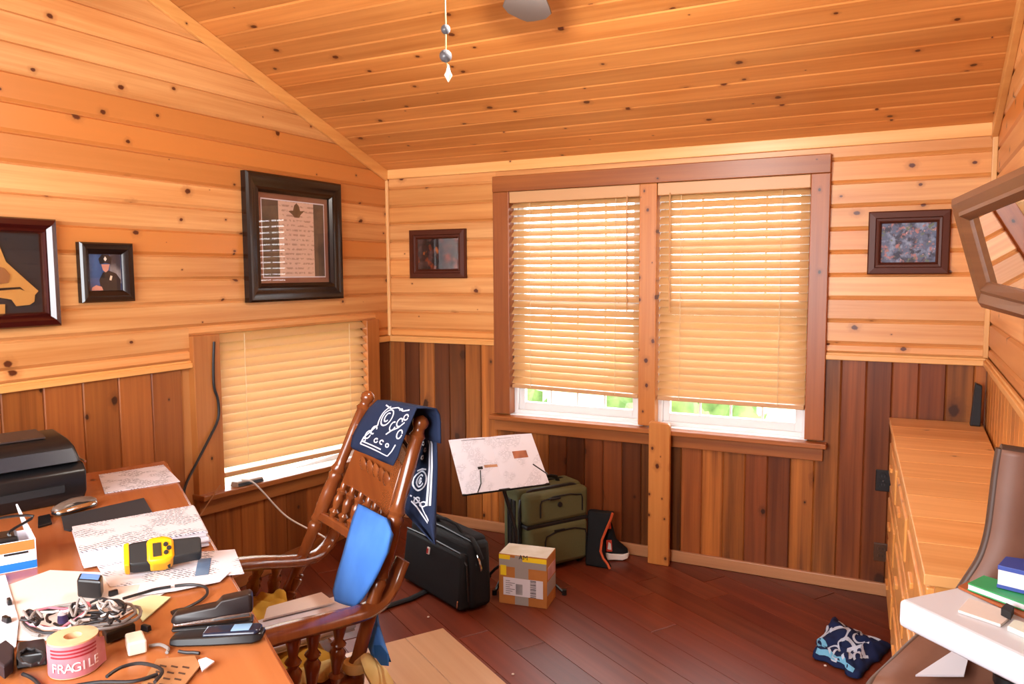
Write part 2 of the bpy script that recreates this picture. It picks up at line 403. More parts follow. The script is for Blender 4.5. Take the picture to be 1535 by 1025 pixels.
# ceiling: two slabs and boards on the slope in view
cm = MB()
cm.prism([(-TH, TH, ceil(0)-SL*TH+.02), (-TH, RIDGE, ceil(RIDGE)+.02), (-TH, RIDGE, ceil(RIDGE)+.14), (-TH, TH, ceil(0)+.14)], (XA+.1+TH, 0, 0))
cm.prism([(-TH, RIDGE, ceil(RIDGE)), (-TH, FRONT-.12, EAVE-.04), (-TH, FRONT-.12, EAVE+.1), (-TH, RIDGE, ceil(RIDGE)+.14)], (XA+.1+TH, 0, 0))
ceiling = struct('ceiling', cm, m_gap)
y = 0.0; PC = .1145
while y > RIDGE+.01:
    y1 = max(y-PC, RIDGE); nrm = Vector((0, -SL, -1)).normalized()
    prof = [(y, .022), (y, -.0), (y-.006, -.008), (y1+.008, -.008), (y1, 0), (y1, .022)]
    r0 = [(0, a, ceil(a)+.008+h) for a, h in prof]; r1 = [(W, a, ceil(a)+.008+h) for a, h in prof]
    obj('ceiling_board', MB().rings([r0, r1]), m_ceil, ceiling); y = y1
# trim
def trim(n, mb, mat, bevel=.004): return struct('trim_%d' % n, mb, mat, bevel=bevel)
trim(1, MB().box(0.02, W-.02, -.018, .004, 2.386, EAVE+.006), m_trimX)                    # top of the back wall
trim(2, MB().box(0, .022, -.022, 0, 1.3, EAVE-.03), m_trimZ)                              # corners
trim(3, MB().box(W-.024, W, -.024, 0, 1.3, EAVE-.03), m_trimZ)
def rake(x0, x1):
    m = MB(); d = .075
    a = [(x0, 0, ceil(0)-d), (x0, RIDGE, ceil(RIDGE)-d), (x0, RIDGE, ceil(RIDGE)), (x0, 0, ceil(0))]
    return m.prism(a, (x1-x0, 0, 0))
trim(4, rake(0, .022), m_trimY); trim(5, rake(W-.03, W), m_trimY)
def cap(mb, ax, a0, a1):
    for z0, z1, d in ((1.286, 1.298, .012), (CAP, 1.288, .022)):
        if ax == 'x': mb.box(a0, a1, -d, .004, z0, z1)
        elif ax == 'y': mb.box(-.004, d, a0, a1, z0, z1)
        else: mb.box(W-d, W+.004, a0, a1, z0, z1)
    return mb
trim(6, cap(MB(), 'x', .0, CX0), m_trimX); trim(7, cap(MB(), 'x', CX1, W), m_trimX)
trim(8, cap(MB(), 'y', FRONT, LY0), m_trimY); trim(9, cap(MB(), 'y', LY1, -.0), m_trimY); trim(10, cap(MB(), 'Y', AY, 0), m_trimY)
struct('baseboard_back', MB().box(.0, W, -.018, .004, 0, .068), m_base, bevel=.004)
struct('baseboard_left', MB().box(-.004, .018, FRONT, -.02, 0, .075), m_casY, bevel=.004)
# ------------------------------------------------------------------ windows
def bars(name, parent, mat, lst, bevel=.003):
    for b in lst: obj(name, MB().box(*b), mat, parent, bevel=bevel)
def window_back(n, x0, x1):
    z0, z1 = OZ0, OZ1
    fr = MB()
    for a in ((x0, x0+.035, z0, z1), (x1-.035, x1, z0, z1), (x0+.035, x1-.035, z0, z0+.035), (x0+.035, x1-.035, z1-.035, z1)): fr.box(a[0], a[1], .05, .13, a[2], a[3])
    win = struct('window_%d' % n, fr, m_white, bevel=.004)
    s = MB()
    for a in ((x0+.035, x0+.075, z0+.035, z1-.035), (x1-.075, x1-.035, z0+.035, z1-.035), (x0+.075, x1-.075, z0+.035, z0+.085), (x0+.075, x1-.075, 1.52, 1.57), (x0+.075, x1-.075, z1-.08, z1-.035)): s.box(a[0], a[1], .075, .11, a[2], a[3])
    obj('sash', s, m_white, win, bevel=.003)
    for k in range(4):
        a = x0+.075+(x1-x0-.15)*k/4; b = x0+.075+(x1-x0-.15)*(k+1)/4
        for c, d in ((z0+.085, 1.16), (1.16, 1.52), (1.57, 1.88), (1.88, z1-.08)):
            obj('pane', MB().box(a+.004, b-.004, .09, .095, c+.004, d-.004), m_glass, win)
        if k: obj('muntin', MB().box(a-.006, a+.006, .086, .099, z0+.085, z1-.08), m_white, win)
    for z in (1.16, 1.88): obj('muntin', MB().box(x0+.075, x1-.075, .0865, .0985, z-.006, z+.006), m_white, win)
    obj('window_sill', MB().box(x0, x1, .0, .06, z0-.012, z0+.012), m_white, win, bevel=.004)
    return win
MX0, MX1 = 1.836, 1.941
w1 = window_back(1, OX0, MX0+.01); w2 = window_back(2, MX1-.01, OX1)
cas = trim(11, MB().box(CX0, CX1, -.032, .004, 2.253, CZ1), m_casX)                    # head casing
trim(12, MB().box(CX0, .968, -.026, .05, .815, 2.253), m_casZ); trim(13, MB().box(2.787, CX1, -.026, .05, .815, 2.253), m_casZ)
trim(14, MB().box(MX0, MX1, -.02, .13, .815, 2.253), m_post)                             # mullion
trim(15, MB().box(CX0-.02, CX1+.02, -.075, .02, .778, .806), m_casX)                     # stool
trim(16, MB().box(CX0, CX1, -.022, .0, .70, .778), m_casX)                               # apron
# left window
def tz(y, a=.595, b=.495): return a+(b-a)*(y-LY0)/(LY1-LY0)     # the sill is out of level
wf = MB()
for a in ((LOY0, LOY0+.035, LOZ0, LZ1), (LOY1-.035, LOY1, LOZ0, LZ1), (LOY0+.035, LOY1-.035, LOZ0, LOZ0+.05), (LOY0+.035, LOY1-.035, LZ1-.03, LZ1)): wf.box(-.14, -.06, a[0], a[1], a[2], a[3])
w3 = struct('window_3', wf, m_white, bevel=.004)
for k in range(3):
    a = LOY0+.035+(LOY1-LOY0-.07)*k/3; b = LOY0+.035+(LOY1-LOY0-.07)*(k+1)/3
    obj('pane', MB().box(-.105, -.1, a+.004, b-.004, LOZ0+.05, LZ1-.03), m_glass, w3)
    if k: obj('muntin', MB().box(-.109, -.096, a-.006, a+.006, LOZ0+.05, LZ1-.03), m_white, w3)
sm = MB().hexa([(-.06, LOY0, tz(LOY0)-.03), (.0, LOY0, tz(LOY0)-.03), (.0, LOY1, tz(LOY1)-.03), (-.06, LOY1, tz(LOY1)-.03)],
               [(-.06, LOY0, tz(LOY0)), (.0, LOY0, tz(LOY0)), (.0, LOY1, tz(LOY1)), (-.06, LOY1, tz(LOY1))])
obj('window_sill', sm, m_white, w3, bevel=.004)
trim(17, MB().box(-.05, .03, LY0, LOY0, .56, LZ1-.002), m_casZL); trim(18, MB().box(-.05, .03, LOY1, LY1, .48, LZ1-.002), m_casZL)
def slant(x0, x1, y0, y1, h0, h1):
    return MB().hexa([(x0, y0, tz(y0)+h0), (x1, y0, tz(y0)+h0), (x1, y1, tz(y1)+h0), (x0, y1, tz(y1)+h0)], [(x0, y0, tz(y0)+h1), (x1, y0, tz(y0)+h1), (x1, y1, tz(y1)+h1), (x0, y1, tz(y1)+h1)])
trim(19, slant(-.02, .075, LY0-.01, LY1+.01, -.03, .0), m_casY); trim(20, slant(-.0, .03, LY0, LY1, -.115, -.03), m_casY)
# ------------------------------------------------------------------ blinds
def blind_back(label, x0, x1, top, botL, botR, tilt, yc, n, mat, wand_x):
    t = thing('window_blind', label, 'blind', ((x0+x1)/2, yc, min(botL, botR)))
    obj('valance', MB().box(x0-.006, x1+.006, yc-.042, yc+.03, top-.072, top), m_rail, t, bevel=.005)
    zt = top-.085
    for k in range(n):
        f = k/(n-1.0); zl = zt+(botL+.036-zt)*f; zr = zt+(botR+.036-zt)*f; h = .0285
        c, s_ = math.cos(tilt)*h, math.sin(tilt)*h; nn = 5; rl = []
        for xx, zz in ((x0, zl), (x1, zr)):
            up = []; dn = []
            for q in range(nn):
                u = -1+2*q/(nn-1); bow = .004*(1-u*u)
                up.append((xx, yc+u*c-bow*math.sin(tilt), zz+u*s_+bow*math.cos(tilt)+.0014)); dn.append((xx, yc+u*c-bow*math.sin(tilt), zz+u*s_+bow*math.cos(tilt)-.0014))
            rl.append(up+dn[::-1])
        obj('slat', MB().rings(rl), mat, t, smooth=40)
    obj('bottom_rail', MB().hexa([(x0, yc-.026, botL-.012), (x1, yc-.026, botR-.012), (x1, yc+.026, botR-.012), (x0, yc+.026, botL-.012)], [(x0, yc-.026, botL+.012), (x1, yc-.026, botR+.012), (x1, yc+.026, botR+.012), (x0, yc+.026, botL+.012)]), m_rail, t, bevel=.004)
    for f in (.16, .83):
        xx = x0+(x1-x0)*f
        for dy in (-.03, .03): obj('ladder_cord', MB().tube([(xx, yc+dy, top-.06), (xx, yc+dy, botL+(botR-botL)*f)], .0018, 5), m_cord, t)
    obj('wand', MB().tube([(wand_x, yc-.048, top-.06), (wand_x+.004, yc-.046, top-.75)], .0045, 6), m_rail, t)
    return t
blind_back('tan window blind with half open slats, green showing through, beside the knotty mullion', .975, 1.83, 2.252, 1.0, .985, math.radians(38), .022, 26, m_slat, 1.76)
blind_back('tan window blind with closed slats, nearer the floral picture', 1.95, 2.78, 2.252, .985, .985, math.radians(43), .022, 27, m_slat, 2.02)
def blind_left():
    y0, y1, xc, tilt, n, top = LOY0+.012, LOY1-.0, -.008, math.radians(42), 15, LZ1-.012
    t = thing('window_blind', 'sunlit tan blind in the low window behind the rocking chair', 'blind', (xc, (y0+y1)/2, .57))
    bz = lambda y: .655+(.572-.655)*(y-y0)/(y1-y0)
    for k in range(n):
        f = (k+.3)/n; rl = []; h = .034
        c, s_ = math.cos(tilt)*h, math.sin(tilt)*h
        for yy in (y0, y1):
            zz = top+(bz(yy)+.03-top)*f; up = []; dn = []
            for q in range(5):
                u = -1+2*q/4; bow = .005*(1-u*u)
                up.append((xc-u*c+bow*math.sin(tilt), yy, zz+u*s_+bow*math.cos(tilt)+.0014)); dn.append((xc-u*c+bow*math.sin(tilt), yy, zz+u*s_+bow*math.cos(tilt)-.0014))
            rl.append(up+dn[::-1])
        obj('slat', MB().rings(rl), m_slat, t, smooth=40)
    mk = lambda x_, h: [(x_, y0, bz(y0)+h), (x_+.056, y0, bz(y0)+h), (x_+.056, y1, bz(y1)+h), (x_, y1, bz(y1)+h)]
    obj('bottom_rail', MB().hexa(mk(xc-.028, -.014), mk(xc-.028, .014)), m_rail, t, bevel=.004)
    for f in (.13, .85):
        yy = y0+(y1-y0)*f; obj('ladder_cord', MB().tube([(xc+.036, yy, top), (xc+.034, yy, bz(yy))], .0018, 5), m_cord, t)
blind_left()
# ------------------------------------------------------------------ outdoors
gm = MB(); gm.box(-16, 22, TH+.3, 30, -.75, -.55); gm.box(-16, -TH-.3, -12, TH+.3, -.75, -.55)
gr = plain('outdoor_ground', '#b9b58c', .9, c2='#8f9a62'); struct('ground_outside', gm, gr)
def shrub(x_, y_, z_, r, label, col, name='shrub'):
    b = bmesh.new(); bmesh.ops.create_icosphere(b, subdivisions=4, radius=1)
    mb = MB(); idx = {}
    for k, v in enumerate(b.verts):
        p = v.co; d = 1+.5*noise.noise(p*2.1+Vector((x_, y_, 0)))+.22*noise.noise(p*7)
        mb.v.append((x_+p.x*r*d, y_+p.y*r*d, z_+(p.z*1.0+.75)*r*d)); idx[v] = k
    mb.f = [tuple(idx[v] for v in f.verts) for f in b.faces]; b.free()
    tag(obj(name, mb, col, smooth=60), label, 'shrub')
g1 = plain('leaf_green', '#6f8a45', .8, c2='#93a866'); g2 = plain('leaf_dark', '#4c6a30', .8, c2='#74894c')
shrub(-.5, 2.6, -.6, .62, 'round green shrub outside the window with half open slats', g2)
shrub(1.15, 3.4, -.6, .80, 'tall dark green shrub outside beside the mullion', g2)
shrub(2.1, 2.2, -.6, .34, 'low pale green shrub outside the closed slat blind', g1)
shrub(2.9, 4.2, -.6, .5, 'far pale shrub outside the closed slat blind', g1)
# ------------------------------------------------------------------ post, outlets
pm_ = MB(); pm_.prism([(1.932, -.076, 0), (2.060, -.076, 0), (2.060, -.076, .84), (2.05, -.076, .852), (1.945, -.076, .862), (1.932, -.076, .852)], (0, -.034, 0))
tag(obj('wooden_post', pm_, m_post, bevel=.006), 'short knotty pine plank standing upright under the window mullion', 'post')
def outlet(x0, x1, z0, z1, label, mat, slots):
    t = thing('wall_outlet', label, 'outlet', ((x0+x1)/2, -.001, z0))
    obj('cover_plate', MB().box(x0, x1, -.012, .002, z0, z1), mat, t, bevel=.003)
    for k in (0, 1):
        zc = z0+(z1-z0)*(.3+.4*k); xc = (x0+x1)/2
        r = obj('socket', MB().turned((xc, -.011, zc), (xc, -.0155, zc), [(0, .019), (1, .018)], 16), mat, t)
        for dx in (-.007, .007): obj('slot', MB().box(xc+dx-.0015, xc+dx+.0015, -.0162, -.0150, zc-.003, zc+.008), slots, r)
    obj('screw', MB().turned(((x0+x1)/2, -.011, (z0+z1)/2), ((x0+x1)/2, -.0135, (z0+z1)/2), [(0, .004), (1, .003)], 8), m_chrome, t)
outlet(3.149, 3.223, .569, .683, 'black wall outlet higher up beside the dresser', m_black, plain('slot_grey', '#3c3c40', .5))
outlet(3.152, 3.226, .187, .285, 'brown wall outlet low down near the baseboard', plain('brown_plate', '#4a2c17', .4), m_black)
# ------------------------------------------------------------------ pictures
def frame_on(t, axis, a0, a1, z0, z1, wd, steps, mat, wallpos):
    """mitred picture frame; steps: list of (inset fraction 0..1, depth). axis 'x' on the back wall, 'y' on the left wall"""
    sg = -1 if axis == 'x' else 1
    def ring(i, d):
        q = [(a0+i, z0+i), (a1-i, z0+i), (a1-i, z1-i), (a0+i, z1-i)]
        return [(a, wallpos+sg*d, z) if axis == 'x' else (wallpos+sg*d, a, z) for a, z in q]
    R_ = [ring(f*wd, d) for f, d in steps]
    for k in range(4):   # four rails
        mb = MB(); k2 = (k+1) % 4
        mb.rings([[r[k] for r in R_], [r[k2] for r in R_]], closed=True)
        obj('frame_rail', mb, mat, t, smooth=30)
def flat(t, name, axis, a0, a1, z0, z1, d, mat, wallpos, th=.002, poly=None):
    sg = -1 if axis == 'x' else 1
    q = poly or [(a0, z0), (a1, z0), (a1, z1), (a0, z1)]
    pts = [(a, wallpos+sg*d, z) if axis == 'x' else (wallpos+sg*d, a, z) for a, z in q]
    return obj(name, MB().prism(pts, (0, sg*th, 0) if axis == 'x' else (sg*th, 0, 0)), mat, t)
OG = [(0, 0), (0, .035), (.12, .045), (.3, .045), (.5, .034), (.72, .03), (.86, .036), (1, .022), (1, 0)]
# certificate
t = thing('framed_certificate', 'large dark framed certificate reflecting window slats, above the low window', 'picture', (.0, -.94, 1.58))
ya, yb, za, zb = -1.340, -.537, 1.580, 2.302
frame_on(t, 'y', ya, yb, za, zb, .105, OG, m_frameB, .001)
flat(t, 'backing', 'y', ya+.1, yb-.1, za+.1, zb-.1, .004, plain('mat_board', '#8a5a44', .7), .001)
def cert_mat():
    T = NT('certificate_print'); tc = T.n('ShaderNodeTexCoord').outputs['Object']; s = T.n('ShaderNodeSeparateXYZ'); T.l(tc, s.inputs[0])
    nz = T.noise(tc, 60, 3); rows_ = T.math('GREATER_THAN', T.math('FRACT', T.math('MULTIPLY', s.outputs[2], 42)), .6)
    f = T.math('MULTIPLY', T.math('MULTIPLY', rows_, T.ramp(nz, .45, .55)), .5)
    return T.done(T.mix(f, lin('#d8b8a4'), lin('#7a5a48')), .6, .3)
flat(t, 'certificate_border', 'y', ya+.135, yb-.135, za+.135, zb-.135, .0062, m_paper, .001, .0008)
flat(t, 'certificate_panel', 'y', ya+.142, yb-.142, za+.142, zb-.142, .0072, plain('cert_dark', '#4c4136', .7, c2='#6a5644'), .001, .0006)
flat(t, 'certificate_page', 'y', ya+.27, yb-.235, za+.142, zb-.142, .008, cert_mat(), .001, .0006)
yc_ = (ya+yb)/2+.02
flat(t, 'crest', 'y', 0, 0, 0, 0, .0088, plain('crest_ink', '#6a5236', .7), .001, .0005, poly=[(yc_-.07, 2.105), (yc_-.03, 2.11), (yc_-.02, 2.14), (yc_, 2.155), (yc_+.02, 2.14), (yc_+.03, 2.11), (yc_+.07, 2.115), (yc_+.035, 2.09), (yc_+.02, 2.07), (yc_-.02, 2.07), (yc_-.035, 2.085)])
flat(t, 'picture_glass', 'y', ya+.1, yb-.1, za+.1, zb-.1, .016, m_picglass, .001, .001)
# portrait
t = thing('framed_portrait', 'small black framed portrait of a person in dark uniform and peaked cap', 'picture', (0, -2.18, 1.614))
ya, yb, za, zb = -2.312, -2.046, 1.614, 1.883
frame_on(t, 'y', ya, yb, za, zb, .052, [(0, 0), (0, .025), (.15, .034), (.4, .03), (.55, .03), (.8, .022), (1, .012), (1, 0)], m_frameB, .001)
L0, L1, Z0, Z1 = ya+.05, yb-.05, za+.05, zb-.05; dl = L1-L0; dz = Z1-Z0
flat(t, 'print_background', 'y', L0, L1, Z0, Z1, .004, plain('portrait_blue', '#3f5f92', .5, c2='#22355e'), .001)
pl = lambda q: [(L0+a*dl, Z0+b*dz) for a, b in q]
m_uni = plain('uniform_black', '#17151a', .6); m_skin = plain('portrait_skin', '#c98a78', .6)
flat(t, 'print_flag', 'y', 0, 0, 0, 0, .0062, plain('flag_print', '#30303c', .6, c2='#b9b4b4'), .001, .0004, poly=pl([(.62, .3), (.97, .2), (.97, 1), (.66, 1)]))
flat(t, 'print_uniform', 'y', 0, 0, 0, 0, .0068, m_uni, .001, .0004, poly=pl([(.35, .0), (.93, 0), (.95, .3), (.82, .47), (.6, .55), (.42, .5), (.3, .3)]))
flat(t, 'print_face', 'y', 0, 0, 0, 0, .0074, m_skin, .001, .0004, poly=pl([(.38, .72), (.42, .56), (.5, .5), (.58, .56), (.63, .72)]))
flat(t, 'print_cap', 'y', 0, 0, 0, 0, .008, m_uni, .001, .0004, poly=pl([(.34, .72), (.5, .76), (.67, .72), (.7, .88), (.6, .98), (.4, .98), (.3, .86)]))
flat(t, 'print_badge', 'y', 0, 0, 0, 0, .0086, plain('badge', '#e8e4dc', .4), .001, .0003, poly=pl([(.45, .86), (.5, .8), (.55, .86), (.5, .93)]))
flat(t, 'print_hands', 'y', 0, 0, 0, 0, .0074, m_skin, .001, .0004, poly=pl([(.06, .02), (.4, .02), (.36, .12), (.2, .16), (.08, .1)]))
flat(t, 'print_badge', 'y', 0, 0, 0, 0, .0074, plain('badge2', '#d8c8b0', .4), .001, .0003, poly=pl([(.6, .3), (.66, .28), (.7, .4), (.64, .42)]))
flat(t, 'picture_glass', 'y', L0-.003, L1+.003, Z0-.003, Z1+.003, .0095, m_picglass, .001, .0008)
# award
t = thing('framed_award', 'mahogany framed award with a brass state shape on a black backing, beside the small portrait', 'picture', (0, -2.75, 1.52))
ya, yb, za, zb = -3.02, -2.416, 1.521, 1.973
frame_on(t, 'y', ya, yb, za, zb, .062, [(0, 0), (0, .03), (.1, .04), (.45, .045), (.7, .03), (.85, .036), (1, .02), (1, 0)], m_frameR, .001)
flat(t, 'backing', 'y', ya+.06, yb-.06, za+.06, zb-.06, .004, plain('black_velvet', '#141a20', .8), .001)
pts = [PX(a, b, .014) for a, b in ((-60, 345), (-8, 352), (8, 392), (30, 412), (57, 436), (52, 442), (51, 452), (44, 457), (24, 459), (17, 449), (-2, 446), (-30, 428), (-50, 395))]
obj('brass_shape', MB().prism(pts, (.004, 0, 0)), m_brass, t, bevel=.001)
pts = [PX(a, b, .020) for a, b in ((-20, 433), (30, 430), (37, 436), (30, 433), (-20, 437))]
obj('engraved_bar', MB().prism(pts, (.001, 0, 0)), m_black, t)
pts = [PX(a, b, .014) for a, b in ((-10, 456), (7, 456), (7, 472), (-10, 473))]
obj('name_plate', MB().prism(pts, (.003, 0, 0)), m_brass, t)
pts = [PX(a, b, .0195) for a, b in ((-25, 392), (6, 402), (15, 412), (12, 424), (-25, 428))]
obj('relief', MB().prism(pts, (.004, 0, 0)), m_chrome, t, bevel=.001)
flat(t, 'picture_glass', 'y', ya+.058, yb-.058, za+.058, zb-.058, .027, m_picglass, .001, .001)
# two small pictures on the back wall
def small_picture(label, x0, x1, z0, z1, pm, wd):
    t = thing('framed_picture', label, 'picture', ((x0+x1)/2, 0, z0))
    frame_on(t, 'x', x0, x1, z0, z1, wd, [(0, 0), (0, .022), (.1, .03), (.55, .034), (.62, .024), (.8, .022), (.88, .026), (1, .014), (1, 0)], m_frameW, -.001)
    flat(t, 'print', 'x', x0+wd*.95, x1-wd*.95, z0+wd*.95, z1-wd*.95, .005, pm, -.001)
    flat(t, 'picture_glass', 'x', x0+wd*.97, x1-wd*.97, z0+wd*.97, z1-wd*.97, .011, m_picglass, -.001, .0008)
def paint(name, base, blobs, sc):
    T = NT(name); tc = T.n('ShaderNodeTexCoord').outputs['Object']; c = lin(base)
    for k, (col, lo_, hi_) in enumerate(blobs):
        ad = T.n('ShaderNodeVectorMath', operation='ADD'); ad.inputs[1].default_value = (k*3.1, k*1.7, k*2.3); T.l(tc, ad.inputs[0])
        c = T.mix(T.ramp(T.noise(ad.outputs[0], sc*(1+.3*k), 3), lo_, hi_), c, lin(col))
    return T.done(c, .55, .3)
small_picture('small dark framed picture of a lantern still life beside the room corner', .197, .642, 1.702, 2.03, paint('still_life', '#241410', [('#5a3a34', .5, .65), ('#8a3a14', .55, .68), ('#b0602a', .62, .7), ('#2c2a1c', .6, .7)], 14), .062)
small_picture('brown framed blue and pink floral print beside the slanted mirror', 3.074, 3.449, 1.716, 2.04, paint('floral', '#5c6a84', [('#8fa0b8', .5, .65), ('#3c4658', .5, .62), ('#b07a78', .56, .66), ('#6a7a66', .58, .68), ('#caa0a4', .64, .72)], 26), .062)
# ------------------------------------------------------------------ ceiling fan
FZ = 2.74
_tip = PZ(790, 33, FZ); _d = Vector((CAM.x-_tip.x, CAM.y-_tip.y, 0)).normalized(); FX, FY = _tip.x+_d.x*.62, _tip.y+_d.y*.62
t = thing('ceiling_fan', 'ceiling fan with dark grey blades and a beaded pull chain', 'fan', (FX, FY, 2.36))
m_fan = plain('fan_grey', '#5c5654', .4); m_bowl = plain('frosted_bowl', '#fff2dc', .4)
obj('canopy', MB().turned((FX, FY, ceil(FY)+.0), (FX, FY, ceil(FY)-.1), [(0, .075), (.5, .07), (1, .03)], 20), m_fan, t, smooth=True)
obj('downrod', MB().tube([(FX, FY, ceil(FY)-.08), (FX, FY, FZ+.1)], .014, 10), m_fan, t, smooth=True)
obj('motor_housing', MB().turned((FX, FY, FZ+.13), (FX, FY, FZ-.04), [(0, .04), (.15, .11), (.5, .135), (.8, .12), (1, .07)], 24), m_fan, t, smooth=True)
ang0 = math.atan2(PZ(790, 33, FZ)[1]-FY, PZ(790, 33, FZ)[0]-FX)
tipr = (PZ(790, 33, FZ)-Vector((FX, FY, FZ))).length
for k in range(5):
    a = ang0+k*2*math.pi/5; T = Matrix.Translation((FX, FY, FZ)) @ Matrix.Rotation(a, 4, 'Z') @ Matrix.Rotation(math.radians(9), 4, 'X')
    mb = MB(); mb.T = T
    R_ = tipr; prof = [(.2, .05), (.3, .065), (.5*R_+.1, .085), (R_-.14, .095), (R_-.07, .075), (R_-.02, .028), (R_, 0)]
    pts = [(r, w_, 0) for r, w_ in prof]+[(r, -w_, 0) for r, w_ in prof[-2::-1]]
    mb.prism(pts, (0, 0, .008)); b = obj('blade', mb, m_fan, t, bevel=.002)
    mb = MB(); mb.T = T; mb.box(.08, .27, -.018, .018, -.008, 0); obj('blade_bracket', mb, m_fan, b, bevel=.002)
obj('light_bowl', MB().turned((FX, FY, FZ-.036), (FX, FY, FZ-.044), [(0, .07), (1, .07)], 24), m_bowl, t, smooth=True)
ch = lambda px_, py_: PP(px_, py_, (FX, FY, 2.4), Vector((FX, FY, 0))-Vector((CAM.x, CAM.y, 0)))
c0 = ch(667, 0); tp = Vector((c0.x, c0.y, FZ-.06))
obj('light_arm', MB().tube([(FX, FY, FZ-.03), Vector((FX, FY, FZ-.06)).lerp(tp, .5), tp+Vector((0, 0, .006)), tp-Vector((0, 0, .02))], .011, 8), m_fan, t, smooth=True)
obj('pull_chain', MB().tube([tp, c0, ch(668, 44), ch(668, 84), ch(671, 104)], .0028, 6), plain('chain_brass', '#a8946a', .4, metal=.6), t)
for a, b, r in ((668, 44, .016), (668, 84, .021)):
    p = ch(a, b); obj('chain_bead', MB().turned(p-Vector((0, 0, r)), p+Vector((0, 0, r)), [(0, .002), (.1, r*.6), (.3, r*.92), (.5, r), (.7, r*.92), (.9, r*.6), (1, .002)], 12), plain('bead_grey', '#56565a', .3), t, smooth=True)
p = ch(672, 112); obj('crystal_drop', MB().turned(p-Vector((0, 0, .024)), p+Vector((0, 0, .032)), [(0, .001), (.4, .014), (.6, .008), (1, .002)], 8), plain('crystal', '#e8ded0', .1), t)
# ------------------------------------------------------------------ dresser
DZ = .972
d0 = PZ(1333, 625, DZ); d1 = PZ(1385, 860, DZ); d0.y = min(d0.y, -.035)
ex = Vector((d1.x-d0.x, d1.y-d0.y, 0)); Lg = ex.length; ex.normalize(); ey = Vector((-ex.y, ex.x, 0))   # ey points to the right wall
DP = (W-.012-d1.x)/ey.x if ey.x > .5 else .3
DPm = min((W-.03-d0.x), DP+.02)
t = thing('dresser', 'long pine chest of drawers against the side wall', 'dresser', (d0.x+.2, (d0.y+d1.y)/2, 0))
def dq(u, v, z): return d0+ex*u+ey*v+Vector((0, 0, z-DZ))
def dbox(u0, u1, v0, v1, z0, z1): return MB().hexa([dq(u0, v0, z0), dq(u1, v0, z0), dq(u1, v1, z0), dq(u0, v1, z0)], [dq(u0, v0, z1), dq(u1, v0, z1), dq(u1, v1, z1), dq(u0, v1, z1)])
def dwall(u): return (W-.012-(d0+ex*u).x)/ey.x       # depth available at u
T1 = [dq(0, 0, DZ), dq(Lg, 0, DZ), dq(Lg, dwall(Lg), DZ), dq(0, dwall(0), DZ)]
nb = 9
for k in range(nb):
    a, b = Lg*k/nb, Lg*(k+1)/nb
    if k < nb-1: b -= .0015
    obj('top_plank', MB().hexa([dq(a, 0, DZ-.03), dq(b, 0, DZ-.03), dq(b, dwall(b), DZ-.03), dq(a, dwall(a), DZ-.03)], [dq(a, 0, DZ), dq(b, 0, DZ), dq(b, dwall(b), DZ), dq(a, dwall(a), DZ)]), m_dress, t, bevel=.003)
obj('body', MB().hexa([dq(.02, .03, .0), dq(Lg-.03, .03, .0), dq(Lg-.03, dwall(Lg)-.01, 0), dq(.02, dwall(0)-.01, 0)], [dq(.02, .03, DZ-.03), dq(Lg-.03, .03, DZ-.03), dq(Lg-.03, dwall(Lg)-.01, DZ-.03), dq(.02, dwall(0)-.01, DZ-.03)]), m_dressZ, t)
for c in range(3):
    for r in range(3):
        a = .05+c*(Lg-.1)/3; b = a+(Lg-.1)/3-.025; z0 = .08+r*.285
        dr = obj('drawer', dbox(a, b, .012, .04, z0, z0+.26), m_dressZ, t, bevel=.005)
        obj('drawer_panel', dbox(a+.05, b-.05, .004, .02, z0+.05, z0+.21), m_dressZ, dr, bevel=.005)
        obj('drawer_pull', dbox((a+b)/2-.05, (a+b)/2+.05, -.006, .006, z0+.135, z0+.155), m_dressZ, dr, bevel=.003)
# black box leaning in the corner on the dresser
q = [PY(1461, 572, -.07), PY(1483, 577, -.07), PY(1487, 631, -.07), PY(1453, 631, -.07)]
for v in q: v.x = min(v.x, W-.026)
q[2].z = q[3].z = DZ
tb = thing('black_speaker', 'black narrow speaker leaning in the corner on the dresser', 'speaker', (q[3].x, -.08, DZ))
obj('cabinet', MB().prism(q, (0, -.05, 0)), m_black, tb, bevel=.005)
g = [v.lerp(sum(q, Vector())/4, .16)+Vector((0, -.052, 0)) for v in q]
obj('grille', MB().prism(g, (0, -.002, 0)), m_blackm, tb)
# mirror, hung leaning forward from the side wall
A = PY(1486, 457, -1.4); Bt = PY(1441, 295, -1.4)
t = thing('wall_mirror', 'mirror in a dark wooden frame tilting out from the side wall above the dresser', 'mirror', (A.x, A.y, A.z))
nt_ = PZ(1540, 250, Bt.z); _n = (nt_-A).cross(Bt-A).normalized(); nb_ = PP(1584, 482, A, _n)
cor = [A, nb_, Bt+(nt_-Bt)*1.2, Bt]

nm = (cor[1]-cor[0]).cross(cor[3]-cor[0]).normalized()
if nm.x > 0: nm = -nm
cc = sum(cor, Vector())/4
def inset(k): return [c+(cc-c).normalized()*0 + ((cor[(i+1) % 4]-c).normalized()+(cor[i-1]-c).normalized())*k for i, c in enumerate(cor)]
R0 = cor; R1 = inset(.085)
for k in range(4):
    k2 = (k+1) % 4; mb = MB()
    prof = lambda i: [R0[i]+nm*.0, R0[i]+nm*.03, R0[i].lerp(R1[i], .25)+nm*.04, R0[i].lerp(R1[i], .6)+nm*.03, R0[i].lerp(R1[i], .75)+nm*.034, R1[i]+nm*.012, R1[i]+nm*.0]
    mb.rings([prof(k), prof(k2)]); obj('frame_rail', mb, m_mir, t, smooth=30)
obj('mirror_glass', MB().prism(R1, nm*.006), plain('mirror_silver', '#f2f2f2', .01, metal=1), t)
obj('backing', MB().prism(R1, nm*-.006), m_frameB, t)
